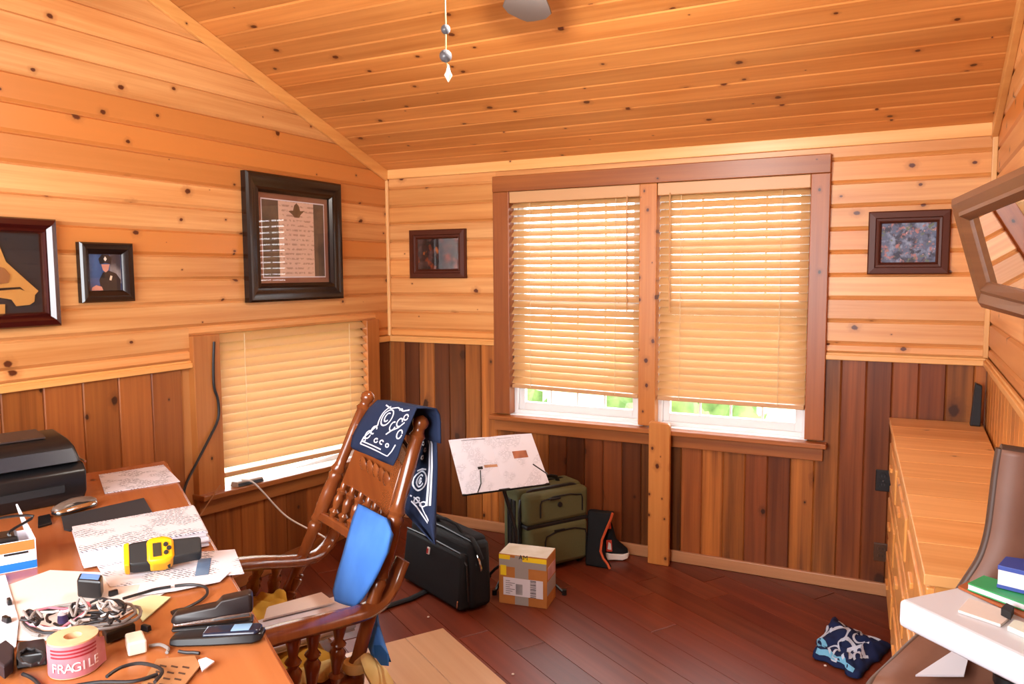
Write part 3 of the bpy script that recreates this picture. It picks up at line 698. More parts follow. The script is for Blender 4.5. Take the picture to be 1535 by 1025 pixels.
# ------------------------------------------------------------------ floor mat and things on the floor
mc = PZ(664, 943, .0005); u_ = Vector((ca, -sa, 0)); v_ = Vector((-sa, -ca, 0))
mp = [mc, mc+u_*1.3, mc+u_*1.3+v_*1.0, mc+v_*1.0]
t = thing('floor_mat', 'pale wood laminate board lying on the dark floor', 'floor mat', mc)
for k in range(5):
    a = v_*(.2*k); b = v_*(.2*(k+1)-.002)
    obj('strip', MB().prism([mc+a, mc+a+u_*1.3, mc+b+u_*1.3, mc+b], (0, 0, .0065)), m_mat, t, bevel=.0015)
# cardboard box
bx = PZ(748, 903, 0); by = PZ(820, 913, 0); e1 = (by-bx).normalized(); wb = (by-bx).length; e2 = Vector((-e1.y, e1.x, 0)); hb = .268; db = .165
m_card = plain('cardboard', '#b8793f', .8, .2, c2='#a86a34'); m_tape = plain('grey_tape', '#9a948e', .45); m_yel = plain('yellow_tape', '#f2d21a', .5); m_label = printed('shipping_label', '#e8e6e8', '#222226', 55, 3, .8)
t = thing('cardboard_box', 'taped cardboard parcel with shipping label on the floor', 'box', bx+e1*wb/2+e2*db/2)
def bq(u, v, z): return bx+e1*u+e2*v+Vector((0, 0, z))
obj('carton', MB().hexa([bq(0, 0, 0), bq(wb, 0, 0), bq(wb, db, 0), bq(0, db, 0)], [bq(0, 0, hb), bq(wb, 0, hb), bq(wb, db, hb), bq(0, db, hb)]), m_card, t, bevel=.003)
def onfront(name, u0, u1, z0, z1, mat, d=.0012, par=None): return obj(name, MB().prism([bq(u0, -.0003, z0), bq(u1, -.0003, z0), bq(u1, -.0003, z1), bq(u0, -.0003, z1)], -e2*d), mat, par or t)
onfront('grey_tape', wb*.34, wb*.62, .003, hb-.003, m_tape); onfront('grey_tape', .003, wb-.003, hb-.065, hb-.015, m_tape, .0016)
onfront('yellow_tape', .002, wb*.24, hb-.026, hb-.004, m_yel, .0024); onfront('yellow_tape', wb*.5, wb-.002, hb-.03, hb-.006, m_yel, .0024)
onfront('yellow_tape', wb*.04, wb*.16, hb*.58, hb*.78, m_yel, .0024)
lb = onfront('shipping_label', wb*.1, wb*.92, .05, .145, m_paper, .0026)
for k in range(13):
    h = .05+.095*(k+.5)/13; onfront('barcode_bar', wb*.66, wb*.78, h-.0012-.0012*(k % 3 == 0), h+.0012+.001*(k % 2), m_black, .0032, lb)
onfront('label_block', wb*.36, wb*.5, .058, .115, plain('label_grey', '#77757a', .6, c2='#b5b3b6'), .0031, lb)
for k in range(7): onfront('label_line', wb*.15, wb*(.24+.05*(k % 3)), .06+.011*k, .063+.011*k, plain('ink', '#55555c', .6), .0031, lb)
tp_ = MB().prism([bq(.002, .002, hb+.0002), bq(wb-.002, .002, hb+.0002), bq(wb-.002, db-.002, hb+.0002), bq(.002, db-.002, hb+.0002)], (0, 0, .0012)); obj('top_label', tp_, plain('top_label', '#cfc6b8', .6, c2='#b9a98e'), t)
text('lettering', 'AM', .035, m_black, t, bq(wb*.52, -.004, hb-.008), e1, Vector((0, 0, 1)))
sd = MB().prism([bq(wb+.0003, db*.1, hb*.55), bq(wb+.0003, db*.95, hb*.55), bq(wb+.0003, db*.95, hb*.8), bq(wb+.0003, db*.1, hb*.8)], e1*.0012); obj('side_label', sd, plain('pink_label', '#c99a92', .6, c2='#b06a60'), t)
sd = MB().prism([bq(wb+.0003, .004, hb*.25), bq(wb+.0003, db-.004, hb*.25), bq(wb+.0003, db-.004, hb*.52), bq(wb+.0003, .004, hb*.52)], e1*.001); obj('grey_tape', sd, m_tape, t)
# suitcase
s0 = PZ(790, 866, .0); s1 = PZ(885, 843, 0); f1 = (s1-s0).normalized(); ws = (s1-s0).length; f2 = Vector((-f1.y, f1.x, 0)); hs_ = .485; ds = .27
m_green = plain('olive_canvas', '#5c5a3a', .85, .25, bumpscale=160, bs=.3); m_pipe = plain('suitcase_black', '#101010', .55)
t = thing('suitcase', 'olive green upright suitcase with black piping, by the window wall', 'suitcase', s0+f1*ws/2+f2*ds/2)
def sq(u, v, z): return s0+f1*u*ws+f2*v+Vector((0, 0, z))
def sbox(u0, u1, v0, v1, z0, z1): return MB().hexa([sq(u0, v0, z0), sq(u1, v0, z0), sq(u1, v1, z0), sq(u0, v1, z0)], [sq(u0, v0, z1), sq(u1, v0, z1), sq(u1, v1, z1), sq(u0, v1, z1)])
obj('shell', sbox(0, 1, .08, ds, .03, hs_), m_green, t, bevel=.03, segs=3, smooth=True)
obj('lower_pocket', sbox(.04, .97, .0, .1, .03, .275), m_green, t, bevel=.028, segs=3, smooth=True)
obj('upper_pocket', sbox(.02, .99, .01, .1, .285, hs_-.015), m_green, t, bevel=.028, segs=3, smooth=True)
def piping(u0, u1, z0, z1, v, r, open_bottom=False):
    pts = []; rr = .12
    zz = (z1-z0)
    for a, b in ((u0, z0), (u0, z1-zz*.28), (u0+.02, z1-zz*.12), (u0+rr, z1-.008), (u0+rr*1.6, z1), (u1-rr*1.6, z1), (u1-rr, z1-.008), (u1-.02, z1-zz*.12), (u1, z1-zz*.28), (u1, z0)): pts.append(sq(a, v, b))
    if not open_bottom: pts += [sq(u1-.05, v, z0-.012), sq(u0+.05, v, z0-.012), pts[0]]
    return MB().tube(pts, r, 6)
obj('zipper', piping(.28, .93, .06, .235, -.001, .005, True), m_pipe, t, smooth=True); obj('zipper', piping(.22, .88, .33, .44, .009, .005, True), m_pipe, t, smooth=True)
obj('piping', piping(.01, .995, .05, hs_-.01, .085, .011), m_pipe, t, smooth=True); obj('piping', piping(.0, 1.0, .05, hs_, .2, .009), m_pipe, t, smooth=True)
obj('divider', sbox(.02, .98, .012, .09, .268, .292), m_pipe, t, bevel=.006)
obj('emblem', MB().turned(sq(.52, .012, .39), sq(.52, .002, .39), [(0, .016), (1, .014)], 12), m_pipe, t)
obj('zipper_pull', sbox(.34, .52, -.004, .012, .425, .437), m_pipe, t, bevel=.003); obj('zipper_pull', sbox(.42, .58, -.01, .004, .236, .246), m_pipe, t, bevel=.003)
hp = [sq(.3, .16, hs_-.005), sq(.33, .16, hs_+.028), sq(.45, .16, hs_+.036), sq(.6, .16, hs_+.036), sq(.68, .16, hs_+.028), sq(.72, .16, hs_-.005)]
obj('handle', MB().tube(hp, .014, 8, .6), m_pipe, t, smooth=True)
for v in (.1, .14): obj('side_strap', sbox(-.012, .004, v+.02, v+.05, .1, .42), m_pipe, t, bevel=.003)
for u in (.08, .9):
    for v in (.06, ds-.03):
        c = sq(u, v, .024); obj('wheel', MB().turned(c-f1*.012, c+f1*.012, [(0, .02), (.1, .024), (.9, .024), (1, .02)], 14), m_black, t, smooth=True)
# music stand with newspaper
yb_, yt_ = -.83, -.66
TL, TR, BR, BL = PY(673, 660, yt_), PY(797, 650, yt_), PY(824, 725, yb_), PY(694, 742, yb_)
sn = (TR-TL).cross(BL-TL).normalized()
if sn.y > 0: sn = -sn
ctr = (TL+TR+BR+BL)/4; foot = Vector((1.36, -.72, 0))
t = thing('music_stand', 'black music stand holding an open newspaper, between parcel and suitcase', 'music stand', foot)
bk = [TL.lerp(BR, .06), TR.lerp(BL, .06), BR.lerp(TL, .02), BL.lerp(TR, .02)]
obj('desk_panel', MB().prism([p-sn*.012 for p in bk], -sn*.005), m_blackm, t, bevel=.002)
obj('ledge', MB().tube([BL-sn*.0, BR-sn*.0], .008, 6), m_black, t)
c2_ = ctr-sn*.02
obj('column', MB().tube([foot+Vector((0, 0, .06)), foot+Vector((0, 0, .3)), c2_-Vector((0, .0, .05)), c2_], .011, 10), m_black, t, smooth=True)
for tip in (PZ(846, 889, .008), PZ(733, 862, .008), foot+Vector((-.03, -.2, .008))):
    obj('leg', MB().tube([foot+Vector((0, 0, .16)), foot.lerp(tip, .75)+Vector((0, 0, .05)), tip], .009, 8), m_black, t, smooth=True)
    obj('rubber_foot', MB().turned(tip-Vector((0, 0, .008)), tip+Vector((0, 0, .02)), [(0, .014), (1, .012)], 10), m_black, t)
obj('page_clip', MB().tube([BL.lerp(BR, .19)+sn*.01, PP(723, 726, ctr, sn)+sn*.016, PP(722, 706, ctr, sn)+sn*.016], .0035, 6), m_black, t)
obj('page_clip', MB().tube([PP(823, 712, ctr, sn)+sn*.016, PP(801, 697, ctr, sn)+sn*.016], .0035, 6), m_black, t)
np_ = MB()
def pagept(u, v): 
    p = (TL.lerp(TR, u)).lerp(BL.lerp(BR, u), v)
    return p+sn*(.004+.006*abs(math.sin(2*math.pi*u))*.8-.003*math.exp(-((u-.5)/.05)**2))
np_.grid(pagept, 24, 6)
tn = thing('newspaper', 'open newspaper clipped on the music stand', 'newspaper', BL.lerp(BR, .5))
obj('pages', np_, printed('newsprint', '#e2dfe6', '#5a5560', 120, 4, .35), tn, solid=.003)
def pagequad(name, u0, u1, v0, v1, mat): return obj(name, MB().grid(lambda a, b: pagept(u0+(u1-u0)*a, v0+(v1-v0)*b)+sn*.0028, 3, 2), mat, tn)
pagequad('photo', .72, .88, .33, .47, plain('news_photo', '#b06a48', .6, c2='#1c1414'))
pagequad('photo', .27, .33, .55, .6, m_black); pagequad('photo', .35, .5, .53, .58, plain('news_photo2', '#c08a62', .6, c2='#5c4038'))
pagequad('headline', .16, .45, .03, .045, plain('headline_ink', '#8a8890', .7)); pagequad('headline', .58, .76, .05, .06, plain('headline_ink2', '#a8a6ac', .7))
# black laptop bag
b0 = PZ(600, 868, 0); b1 = PZ(692, 924, 0); g1_ = (b1-b0).normalized(); wg = (b1-b0).length; g2_ = Vector((-g1_.y, g1_.x, 0)); hg = .33; dg = .2
t = thing('laptop_bag', 'black nylon laptop bag on the floor behind the rocking chair', 'bag', b0+g1_*wg/2+g2_*dg/2)
def gq(u, v, z): return b0+g1_*u*wg+g2_*v+Vector((0, 0, z))
def gbox(u0, u1, v0, v1, z0, z1, tv=0.0): return MB().hexa([gq(u0, v0, z0), gq(u1, v0, z0), gq(u1, v1, z0), gq(u0, v1, z0)], [gq(u0+.015, v0+tv, z1), gq(u1-.015, v0+tv, z1), gq(u1-.015, v1-tv*.3, z1), gq(u0+.015, v1-tv*.3, z1)])
obj('body', gbox(0, 1, .05, dg, .008, hg+.03, .015), m_nylon, t, bevel=.035, segs=3, smooth=True)
obj('front_pocket', gbox(.02, .97, .0, .08, .012, hg-.03, .03), m_nylon, t, bevel=.03, segs=3, smooth=True)
obj('zipper', MB().tube([gq(.04, .04, hg-.03), gq(.5, .035, hg-.02), gq(.9, .04, hg-.03), gq(.975, .045, hg-.08), gq(.985, .05, .06)], .005, 6), m_black, t)
obj('zipper', MB().tube([gq(.03, .09, hg+.03), gq(.5, .09, hg+.04), gq(.97, .09, hg+.03)], .005, 6), m_black, t)
obj('top_flap', gbox(.05, .95, .09, dg-.01, hg+.0, hg+.05, .012), m_nylon, t, bevel=.02, segs=3, smooth=True)
obj('handle', MB().tube([gq(.36, .12, hg+.03), gq(.4, .1, hg+.075), gq(.55, .1, hg+.085), gq(.7, .1, hg+.08), gq(.76, .12, hg+.03)], .015, 8, .6), m_nylon, t, smooth=True)
obj('strap_clip', MB().tube([gq(1.0, .1, hg-.03), gq(1.03, .1, hg-.06), gq(1.03, .11, hg-.1), gq(1.005, .12, hg-.12)], .006, 6), m_chrome, t, smooth=True)
obj('strap', MB().tube([gq(.86, .1, hg+.045), gq(.95, .09, hg+.05), gq(1.01, .1, hg), gq(1.02, .12, hg-.06)], .017, 8, .35), m_nylon, t, smooth=True)
obj('logo_plate', MB().prism([gq(.45, .012, hg-.10), gq(.485, .012, hg-.10), gq(.485, .018, hg-.065), gq(.45, .018, hg-.065)], -g2_*.006), plain('logo_white', '#d8d4d4', .4), t)
obj('logo_cross', MB().prism([gq(.457, .006, hg-.095), gq(.474, .006, hg-.095), gq(.474, .011, hg-.07), gq(.457, .011, hg-.07)], -g2_*.004), plain('logo_red', '#a01818', .4), t)
obj('zipper_pull', MB().tube([gq(.93, .028, .075), gq(.93, .004, .06), gq(.93, .0, .03)], .004, 6), m_chrome, t)
sp_ = [PZ(*p, .012) for p in ((640, 885), (615, 897), (590, 905), (570, 912), (556, 912))]
obj('strap', MB().tube(sp_, .022, 8, .3, up=(0, 0, 1)), m_nylon, t, smooth=True)
# drawstring bag and sneaker by the wall
ka, kb = PZ(872, 858, 0), PZ(915, 855, 0)
t = thing('drawstring_bag', 'black drawstring bag with orange cord leaning beside the suitcase', 'bag', (ka+kb)/2)
yk = kb.y
pl_ = [PY(a, b, yk) for a, b in ((889, 857), (914, 853), (903, 838), (899, 815), (902, 795), (912, 774), (890, 772), (889, 800))]
for p in pl_[:2]: p.z = .004
pl_[0].x = s1.x-.012; pl_[-1].x = s1.x-.018; pl_[-2].x = s1.x-.024
mb = MB(); mb.prism([p+Vector((0, .07*min(1, p.z/.25), 0)) for p in pl_], (0, .05, 0)); obj('sack', mb, m_nylon, t, bevel=.012, segs=3, smooth=True)
cp_ = [PY(a, b, yk-.004) for a, b in ((913, 773), (910, 783), (905, 795), (899, 812), (898, 828), (903, 838), (910, 846), (914, 853))]
obj('drawstring', MB().tube([p+Vector((0, .06*min(1, p.z/.25), 0)) for p in cp_], .0075, 6), plain('orange_cord', '#c8552a', .6), t, smooth=True)
m_or = plain('orange_mesh', '#d6452c', .6); m_wh = plain('sneaker_white', '#e8e2dc', .5)
h0 = PZ(905, 837, 0); h1 = PZ(938, 836, 0); h1.y = min(h1.y, -.09)
hd = (h1-h0).normalized(); hl = (h1-h0).length*1.15; hn = Vector((-hd.y, hd.x, 0))
t = thing('sneaker', 'black and orange sneaker with chunky white sole by the baseboard', 'shoe', (h0+h1)/2)
def shoe(u, z, half): 
    c = h0+hd*u*hl; return [c+hn*(-half)+Vector((0, 0, z)), c+hn*half+Vector((0, 0, z))]
sole = MB(); rr = []
for u, wd, z0, z1 in ((0, .03, .01, .05), (.12, .045, .004, .05), (.35, .045, .006, .045), (.7, .05, .004, .04), (.92, .04, .012, .045), (1, .02, .022, .045)):
    a, b = shoe(u, z0, wd); c, d = shoe(u, z1, wd); rr.append([a, b, d, c])
obj('sole', sole.rings(rr), m_wh, t, bevel=.006)
up_ = MB(); rr = []
for u, wd, z1 in ((.02, .03, .16), (.15, .042, .24), (.32, .043, .22), (.5, .045, .12), (.75, .045, .085), (.95, .03, .06)):
    a, b = shoe(u, .045, wd); c, d = shoe(u, z1*.7, wd*.9); e, f = shoe(u, z1, wd*.5); rr.append([a, b, d, f, e, c])
obj('upper', up_.rings(rr), m_nylon, t, bevel=.006, smooth=True)
for u0, u1, z0, z1, hh in ((.05, .3, .06, .13, m_or), (.08, .25, .2, .245, m_or)):
    c = [h0+hd*u*hl+hn*(-.047)+Vector((0, 0, z)) for u, z in ((u0, z0), (u1, z0), (u1*.9, z1), (u0*1.1, z1))]; obj('side_panel', MB().prism(c, hn*.01), hh, t, bevel=.002)
c = [h0+hd*u*hl+hn*(-.050)+Vector((0, 0, z)) for u, z in ((.1, .075), (.26, .07), (.24, .11), (.14, .12))]; obj('side_panel', MB().prism(c, hn*.005), m_wh, t, bevel=.002)
# crumpled navy cloth
m_navy = plain('navy_cotton', '#16234a', .85, .2); m_pat = plain('cloth_print', '#b9c6dc', .85, .2); m_pat2 = plain('cloth_print_blue', '#6fb2d8', .85, .2)
cl = [PZ(1219, 985), PZ(1246, 932), PZ(1338, 972), PZ(1284, 1020)]
def clothpt(u, v):
    p = (cl[0].lerp(cl[1], v)).lerp(cl[3].lerp(cl[2], v), u)
    e = min(u, 1-u, v, 1-v)
    h = .055*min(1, e/.14)**.6*(.75+.6*noise.noise(Vector((u*3.1, v*2.7, 1))))+.02*noise.noise(Vector((u*7, v*8, 3)))*min(1, e/.1)
    q = Vector((noise.noise(Vector((u*4, v*4, 7))), noise.noise(Vector((u*4, v*4, 11))), 0))*.03
    return p+q+Vector((0, 0, max(.004, .008+h)))
t = thing('crumpled_cloth', 'crumpled navy patterned cloth on the floor in front of the dresser', 'cloth', (sum(cl, Vector()))/4)
obj('fabric', MB().grid(clothpt, 40, 30), m_navy, t, smooth=80, solid=.006)
def ribbon(fn, uv, wd, lift, wv=None):
    mb = MB(); rings = []
    for i, (u, v) in enumerate(uv):
        a = uv[max(i-1, 0)]; b = uv[min(i+1, len(uv)-1)]; d = Vector((b[0]-a[0], b[1]-a[1])); d = d.normalized() if d.length else Vector((1, 0)); nx, ny = -d.y*wd, d.x*(wv or wd)
        e1_, e2_ = fn(u+.01, v)-fn(u, v), fn(u, v+.01)-fn(u, v); n_ = e1_.cross(e2_).normalized()*lift
        if n_.dot(CAM-fn(u, v)) < 0: n_ = -n_
        rings.append([fn(u+nx, v+ny)+n_, fn(u-nx, v-ny)+n_])
    return mb.rings(rings, closed=False, caps=False)
def arc(cx, cy_, r, a0, a1, n=14, k=1.0, sp_=0): return [(cx+(r+sp_*i/n)*math.cos(a0+(a1-a0)*i/n), cy_+k*(r+sp_*i/n)*math.sin(a0+(a1-a0)*i/n)) for i in range(n+1)]
for uv, wd, mm in ((arc(.3, .35, .22, .3, 2.8), .03, m_pat), (arc(.55, .3, .16, 0, 4), .025, m_pat), (arc(.78, .3, .15, .5, 4.6), .028, m_pat), (arc(.8, .3, .07, 0, 5), .02, m_pat),
                   (arc(.45, .8, .2, -.4, 1.9), .02, m_pat), (arc(.8, .75, .14, 1, 3.5), .018, m_pat), ([(.06, .1+.08*i) for i in range(9)], .025, m_pat), ([(.1+.08*i, .06) for i in range(11)], .03, m_pat2),
                   (arc(.12, .22, .07, 0, 6), .035, m_pat2), (arc(.5, .12, .1, 2.2, 5), .02, m_pat), (arc(.68, .14, .09, 0, 4), .02, m_pat), (arc(.22, .6, .1, 0, 4.4), .016, m_pat), (arc(.36, .15, .08, 0, 5), .018, m_pat), (arc(.62, .6, .09, 2, 6), .014, m_pat), (arc(.88, .5, .1, 2, 5.5), .018, m_pat), ([(.3+.07*i, .9-.03*math.sin(i)) for i in range(9)], .016, m_pat), ([(.15+.05*i, .93-.01*i) for i in range(9)], .02, m_pat)):
    obj('printed_swirl', ribbon(clothpt, [(min(.96, max(.04, a)), min(.96, max(.04, b))) for a, b in uv], wd, -.006 if False else .006), mm, t)
for a, b in ((642, 925), (769, 1011), (1237, 998)):
    p = PZ(a, b, .0); tag(obj('crumb', MB().turned(p, p+Vector((0, 0, .006)), [(0, .006), (.5, .007), (1, .003)], 6), m_paper2), {642: 'tiny pale crumb on the floor beside the laptop bag', 769: 'tiny pale crumb on the dark floor beside the laminate board', 1237: 'tiny pale crumb beside the crumpled cloth'}[a], 'crumb')
# ------------------------------------------------------------------ rocking chair
zs = .52
N0, N1 = PZ(533, 1000, zs), PZ(634, 622, 1.285)
F0, F1 = PZ(432, 885, zs), PZ(555, 586, 1.285)
fwd = -Vector((-(N0-F0).y, (N0-F0).x, 0)).normalized()
if fwd.y > 0: fwd = -fwd
t = thing('rocking_chair', 'carved wooden rocking chair with turned spindles drawn up to the desk', 'chair', Vector(((N0.x+F0.x)/2, (N0.y+F0.y)/2, 0))+fwd*.25)
POST = [(0, .03), (.02, .034), (.04, .028), (.3, .03), (.33, .036), (.345, .027), (.36, .037), (.385, .03), (.4, .034), (.5, .036), (.56, .03), (.58, .038), (.595, .03), (.61, .038), (.63, .028), (.66, .026), (.8, .03), (.9, .028), (.915, .036), (.93, .026), (.945, .024), (.955, .033), (.975, .036), (.99, .026), (1, .006)]
for a, b in ((N0, N1), (F0, F1)): obj('back_post', MB().turned(a, b, [(u, r*.76) for u, r in POST], 18), m_chair, t, smooth=True)
def bkp(u, v, d=0.0):     # chair back surface: u 0 far post .. 1 near post, v 0..1 up
    p = F0.lerp(F1, v).lerp(N0.lerp(N1, v), u); return p+fwd*d
def backslab(u0, u1, v0, v1, d0_, d1_, bow=0, top=0):
    mb = MB(); R_ = []
    n = 8
    for i in range(n+1):
        u = u0+(u1-u0)*i/n; bb = -bow*math.sin(math.pi*u); tt = top*math.sin(math.pi*(i/n))
        R_.append([bkp(u, v0, d0_+bb), bkp(u, v0, d1_+bb), bkp(u, v1+tt, d1_+bb), bkp(u, v1+tt, d0_+bb)])
    return mb.rings(R_)
obj('crest_rail', backslab(.02, .98, .78, .84, -.012, .014, .035, .02), m_chair, t, bevel=.006, smooth=True)
obj('pressed_panel', backslab(.12, .88, .56, .79, -.006, .01, .035), m_chair, t, bevel=.004, smooth=True)
for k in range(5):
    u = .3+.1*k; c = bkp(u, .68, .012-.035*math.sin(math.pi*u)); obj('carved_boss', MB().turned(c, c+fwd*.008, [(0, .03), (.5, .026), (1, .008)], 12), m_chair, t, smooth=True)
obj('lower_rail', backslab(.02, .98, .36, .4, -.012, .012, .03), m_chair, t, bevel=.005, smooth=True)
SPN = [(0, .009), (.12, .012), (.2, .02), (.27, .01), (.4, .016), (.55, .019), (.65, .013), (.75, .02), (.82, .011), (.92, .013), (1, .009)]
for k in range(7):
    u = .14+.12*k; bw = -.033*math.sin(math.pi*u)
    obj('back_spindle', MB().turned(bkp(u, .39, bw), bkp(u, .57, bw), SPN, 10), m_chair, t, smooth=True)
armz = .78
def armpath(pts, P0, P1, front_px, z=armz):
    fr = PZ(*front_px, z); n_ = (P1-P0).cross(fr-P0).normalized(); return [PP(a, b, P0, n_) for a, b in pts]
na = armpath(((604, 838), (598, 852), (588, 876), (571, 900), (545, 917), (510, 927), (470, 937), (430, 947), (398, 956)), N0, N1, (398, 956))
fa = armpath(((505, 786), (502, 797), (493, 815), (477, 831), (455, 839), (425, 842), (390, 843), (358, 846), (335, 849)), F0, F1, (362, 845))
def armext(p, k=.14): return p+[p[-1]+(p[-1]-p[-3]).normalized()*k]
na = armext(na, .12)
def sm_(p):   # densify
    out = []
    for i in range(len(p)-1):
        p0, p1, p2, p3 = p[max(i-1, 0)], p[i], p[i+1], p[min(i+2, len(p)-1)]
        for k in range(4):
            s_ = k/4; out.append(.5*((2*p1)+(p2-p0)*s_+(2*p0-5*p1+4*p2-p3)*s_*s_+(3*p1-p0-3*p2+p3)*s_**3))
    return out+[p[-1]]
for ap in (na, fa):
    sp2 = sm_(ap); ln = len(sp2)
    side = fwd.cross(Vector((0, 0, 1))).normalized(); mb = MB(); rr = []
    for i, p in enumerate(sp2):
        tg = (sp2[min(i+1, ln-1)]-sp2[max(i-1, 0)]).normalized(); b_ = tg.cross(side).normalized(); wd = .034+.016*min(1, i/ln*1.6); hh = .022
        rr.append([p+side*wd*math.cos(2*math.pi*k/12)+b_*hh*math.sin(2*math.pi*k/12) for k in range(12)])
    obj('arm', mb.rings(rr), m_chair, t, smooth=True)
seatz = .5
sb = [Vector((F0.x, F0.y, 0))-fwd*.02, Vector((N0.x, N0.y, 0))-fwd*.02]
sd_ = (sb[1]-sb[0]).normalized()
seatp = [sb[0]-sd_*.03, sb[1]+sd_*.03, sb[1]+sd_*.06+fwd*.5, sb[0]-sd_*.06+fwd*.5]
obj('seat', MB().prism([p+Vector((0, 0, seatz-.045)) for p in seatp], (0, 0, .045)), m_chair, t, bevel=.015, segs=3, smooth=True)
def seatpt0(u, v): return (seatp[0].lerp(seatp[1], u)).lerp(seatp[3].lerp(seatp[2], u), v)
ARS = [(0, .011), (.1, .016), (.18, .024), (.22, .013), (.4, .02), (.52, .025), (.58, .014), (.64, .024), (.7, .013), (.85, .02), (.93, .022), (1, .012)]
def downto(ap, f, px_top):
    p = min(sm_(ap), key=lambda q: abs(proj(q)[0]-px_top)); return p
def proj(p):
    d = p-CAM; return (767.5+FPX*d.dot(RGT)/d.dot(FWD), 512.5-FPX*d.dot(UPV)/d.dot(FWD))
for ap, xs in ((na, (441, 475, 508)), (fa, (392, 420, 453))):
    for x_ in xs:
        p = downto(ap, 0, x_); q = Vector((p.x, p.y, seatz-.005)); inn = (seatp[0]+seatp[1]+seatp[2]+seatp[3])/4-q; inn.z = 0; q = q+inn.normalized()*.03
        if ap is fa:
            vv = min(.97, max(.05, (p-sb[0]).dot(fwd)/.5)); q = seatpt0(.075, vv); q.z = seatz-.005
        obj('arm_spindle', MB().turned(q, p, ARS, 12), m_chair, t, smooth=True)
LEG = [(0, .018), (.15, .024), (.25, .03), (.3, .02), (.5, .03), (.6, .032), (.65, .022), (.7, .032), (.8, .026), (1, .022)]
for i, p in enumerate(seatp):
    c = p.lerp(sum(seatp, Vector())/4, .14); obj('leg', MB().turned(Vector((c.x, c.y, .075)), Vector((c.x, c.y, seatz-.03)), LEG, 12), m_chair, t, smooth=True)
for k in (0, 1):
    a = seatp[k].lerp(sum(seatp, Vector())/4, .14); b = seatp[3-k].lerp(sum(seatp, Vector())/4, .14); dr_ = (b-a).normalized(); ln_ = (b-a).length
    pts = [a+dr_*(ln_*f)+Vector((0, 0, .0247+.11*(f-.45)**2)) for f in [-.7+.1*i for i in range(22)]]
    obj('rocker', MB().tube(pts, .026, 8, .7), m_chair, t, smooth=True)
    m_ = a+Vector((0, 0, .22)); n2 = b+Vector((0, 0, .22)); obj('stretcher', MB().turned(m_, n2, [(0, .012), (.3, .018), (.5, .024), (.7, .018), (1, .012)], 10), m_chair, t, smooth=True)
# post bottoms to the seat
for p in (N0, F0): obj('post_foot', MB().turned(Vector((p.x, p.y, seatz-.04)), p, [(0, .026), (1, .03)], 14), m_chair, t, smooth=True)
# blue back cushion
NB = (N1-N0).cross(F0-N0).normalized()
if NB.dot(fwd) < 0: NB = -NB
m_blue = plain('blue_cotton', '#3f74c4', .85, .2, bumpscale=25, bs=.25, c2='#4a82d2'); m_blue2 = plain('blue_edge', '#cfd8e8', .8)
lft = [(541, 756), (533, 775), (526, 800), (518, 830), (509, 860), (503, 885), (506, 900)]
rgt = [(582, 778), (588, 800), (582, 828), (571, 852), (560, 872), (547, 893), (534, 908)]
def patch(lf, rt, P0, n_, bulge, nu=14, nv=18, top=None):
    def at(L_, v):
        f = v*(len(L_)-1); i = min(int(f), len(L_)-2); g_ = f-i; return (L_[i][0]+(L_[i+1][0]-L_[i][0])*g_, L_[i][1]+(L_[i+1][1]-L_[i][1])*g_)
    def fn(u, v):
        a, b = at(lf, v), at(rt, v); px_, py_ = a[0]+(b[0]-a[0])*u, a[1]+(b[1]-a[1])*u
        return PP(px_, py_, P0+n_*bulge(u, v), n_)
    return fn
bulge = lambda u, v: .035+.018*math.sin(math.pi*min(1, max(0, u)))**.6*math.sin(math.pi*min(1, max(.02, v)))**.5
cush = patch(lft, rgt, N0, NB, bulge)
t = thing('seat_back_cushion', 'faded blue cloth cushion leaning in the rocking chair', 'cushion', bkp(.5, .0, .06))
mb = MB(); mb.grid(cush, 14, 18); obj('cover', mb, m_blue, t, smooth=80, solid=.02)
tl_ = patch([(546, 915), (543, 940), (552, 965), (560, 985)], [(563, 892), (565, 930), (573, 958), (584, 992)], N0-NB*.05, NB, lambda u, v: 0)
obj('cushion_tail', MB().grid(tl_, 6, 8), m_blue, t, smooth=80, solid=.012)
tg_ = patch([(561, 967), (563, 985), (572, 997)], [(572, 967), (582, 980), (582, 998)], N0-NB*.035, NB, lambda u, v: 0)
obj('cushion_label', MB().grid(tg_, 4, 4), plain('deep_blue', '#155a9c', .7), t, solid=.004)
# yellow seat cushion, papers on it
m_must = plain('mustard_cotton', '#c79a3c', .9, .15, bumpscale=40, bs=.4, c2='#b98a30'); m_cream = plain('pale_yellow_cotton', '#e2c98a', .9, .15, bumpscale=40, bs=.4, c2='#d4b468')
sc_ = sum(seatp, Vector())/4
def seatpt(u, v): return (seatp[0].lerp(seatp[1], u)).lerp(seatp[3].lerp(seatp[2], u), v)
def cushtop(u, v):
    e = min(u, 1-u, v, 1-v); p = seatpt(.19+.74*u, .14+.84*v); h = .055*min(1, e/.12)**.5+.02*noise.noise(Vector((u*9, v*9, 2)))*(1 if e > .01 else 0)
    return Vector((p.x, p.y, seatz+.012+max(0, h)))
t = thing('seat_cushion', 'crumpled mustard yellow cushion on the rocking chair seat', 'cushion', (sc_.x, sc_.y, seatz))
obj('cover', MB().grid(cushtop, 36, 30), m_must, t, smooth=80, solid=.02)
def ruff(u, v):      # ruffle along the near side
    p = seatpt(.935+.028*v, .16+.8*u); a = .022*math.sin(u*60+3*noise.noise(Vector((u*8, 0, 0)))); n_ = sd_*(a*v*.35)
    return Vector((p.x, p.y, seatz+.062-.058*v*(.85+.2*noise.noise(Vector((u*7, 4, 0))))))+n_
obj('ruffle', MB().grid(ruff, 90, 5), m_cream, t, smooth=80, solid=.004)
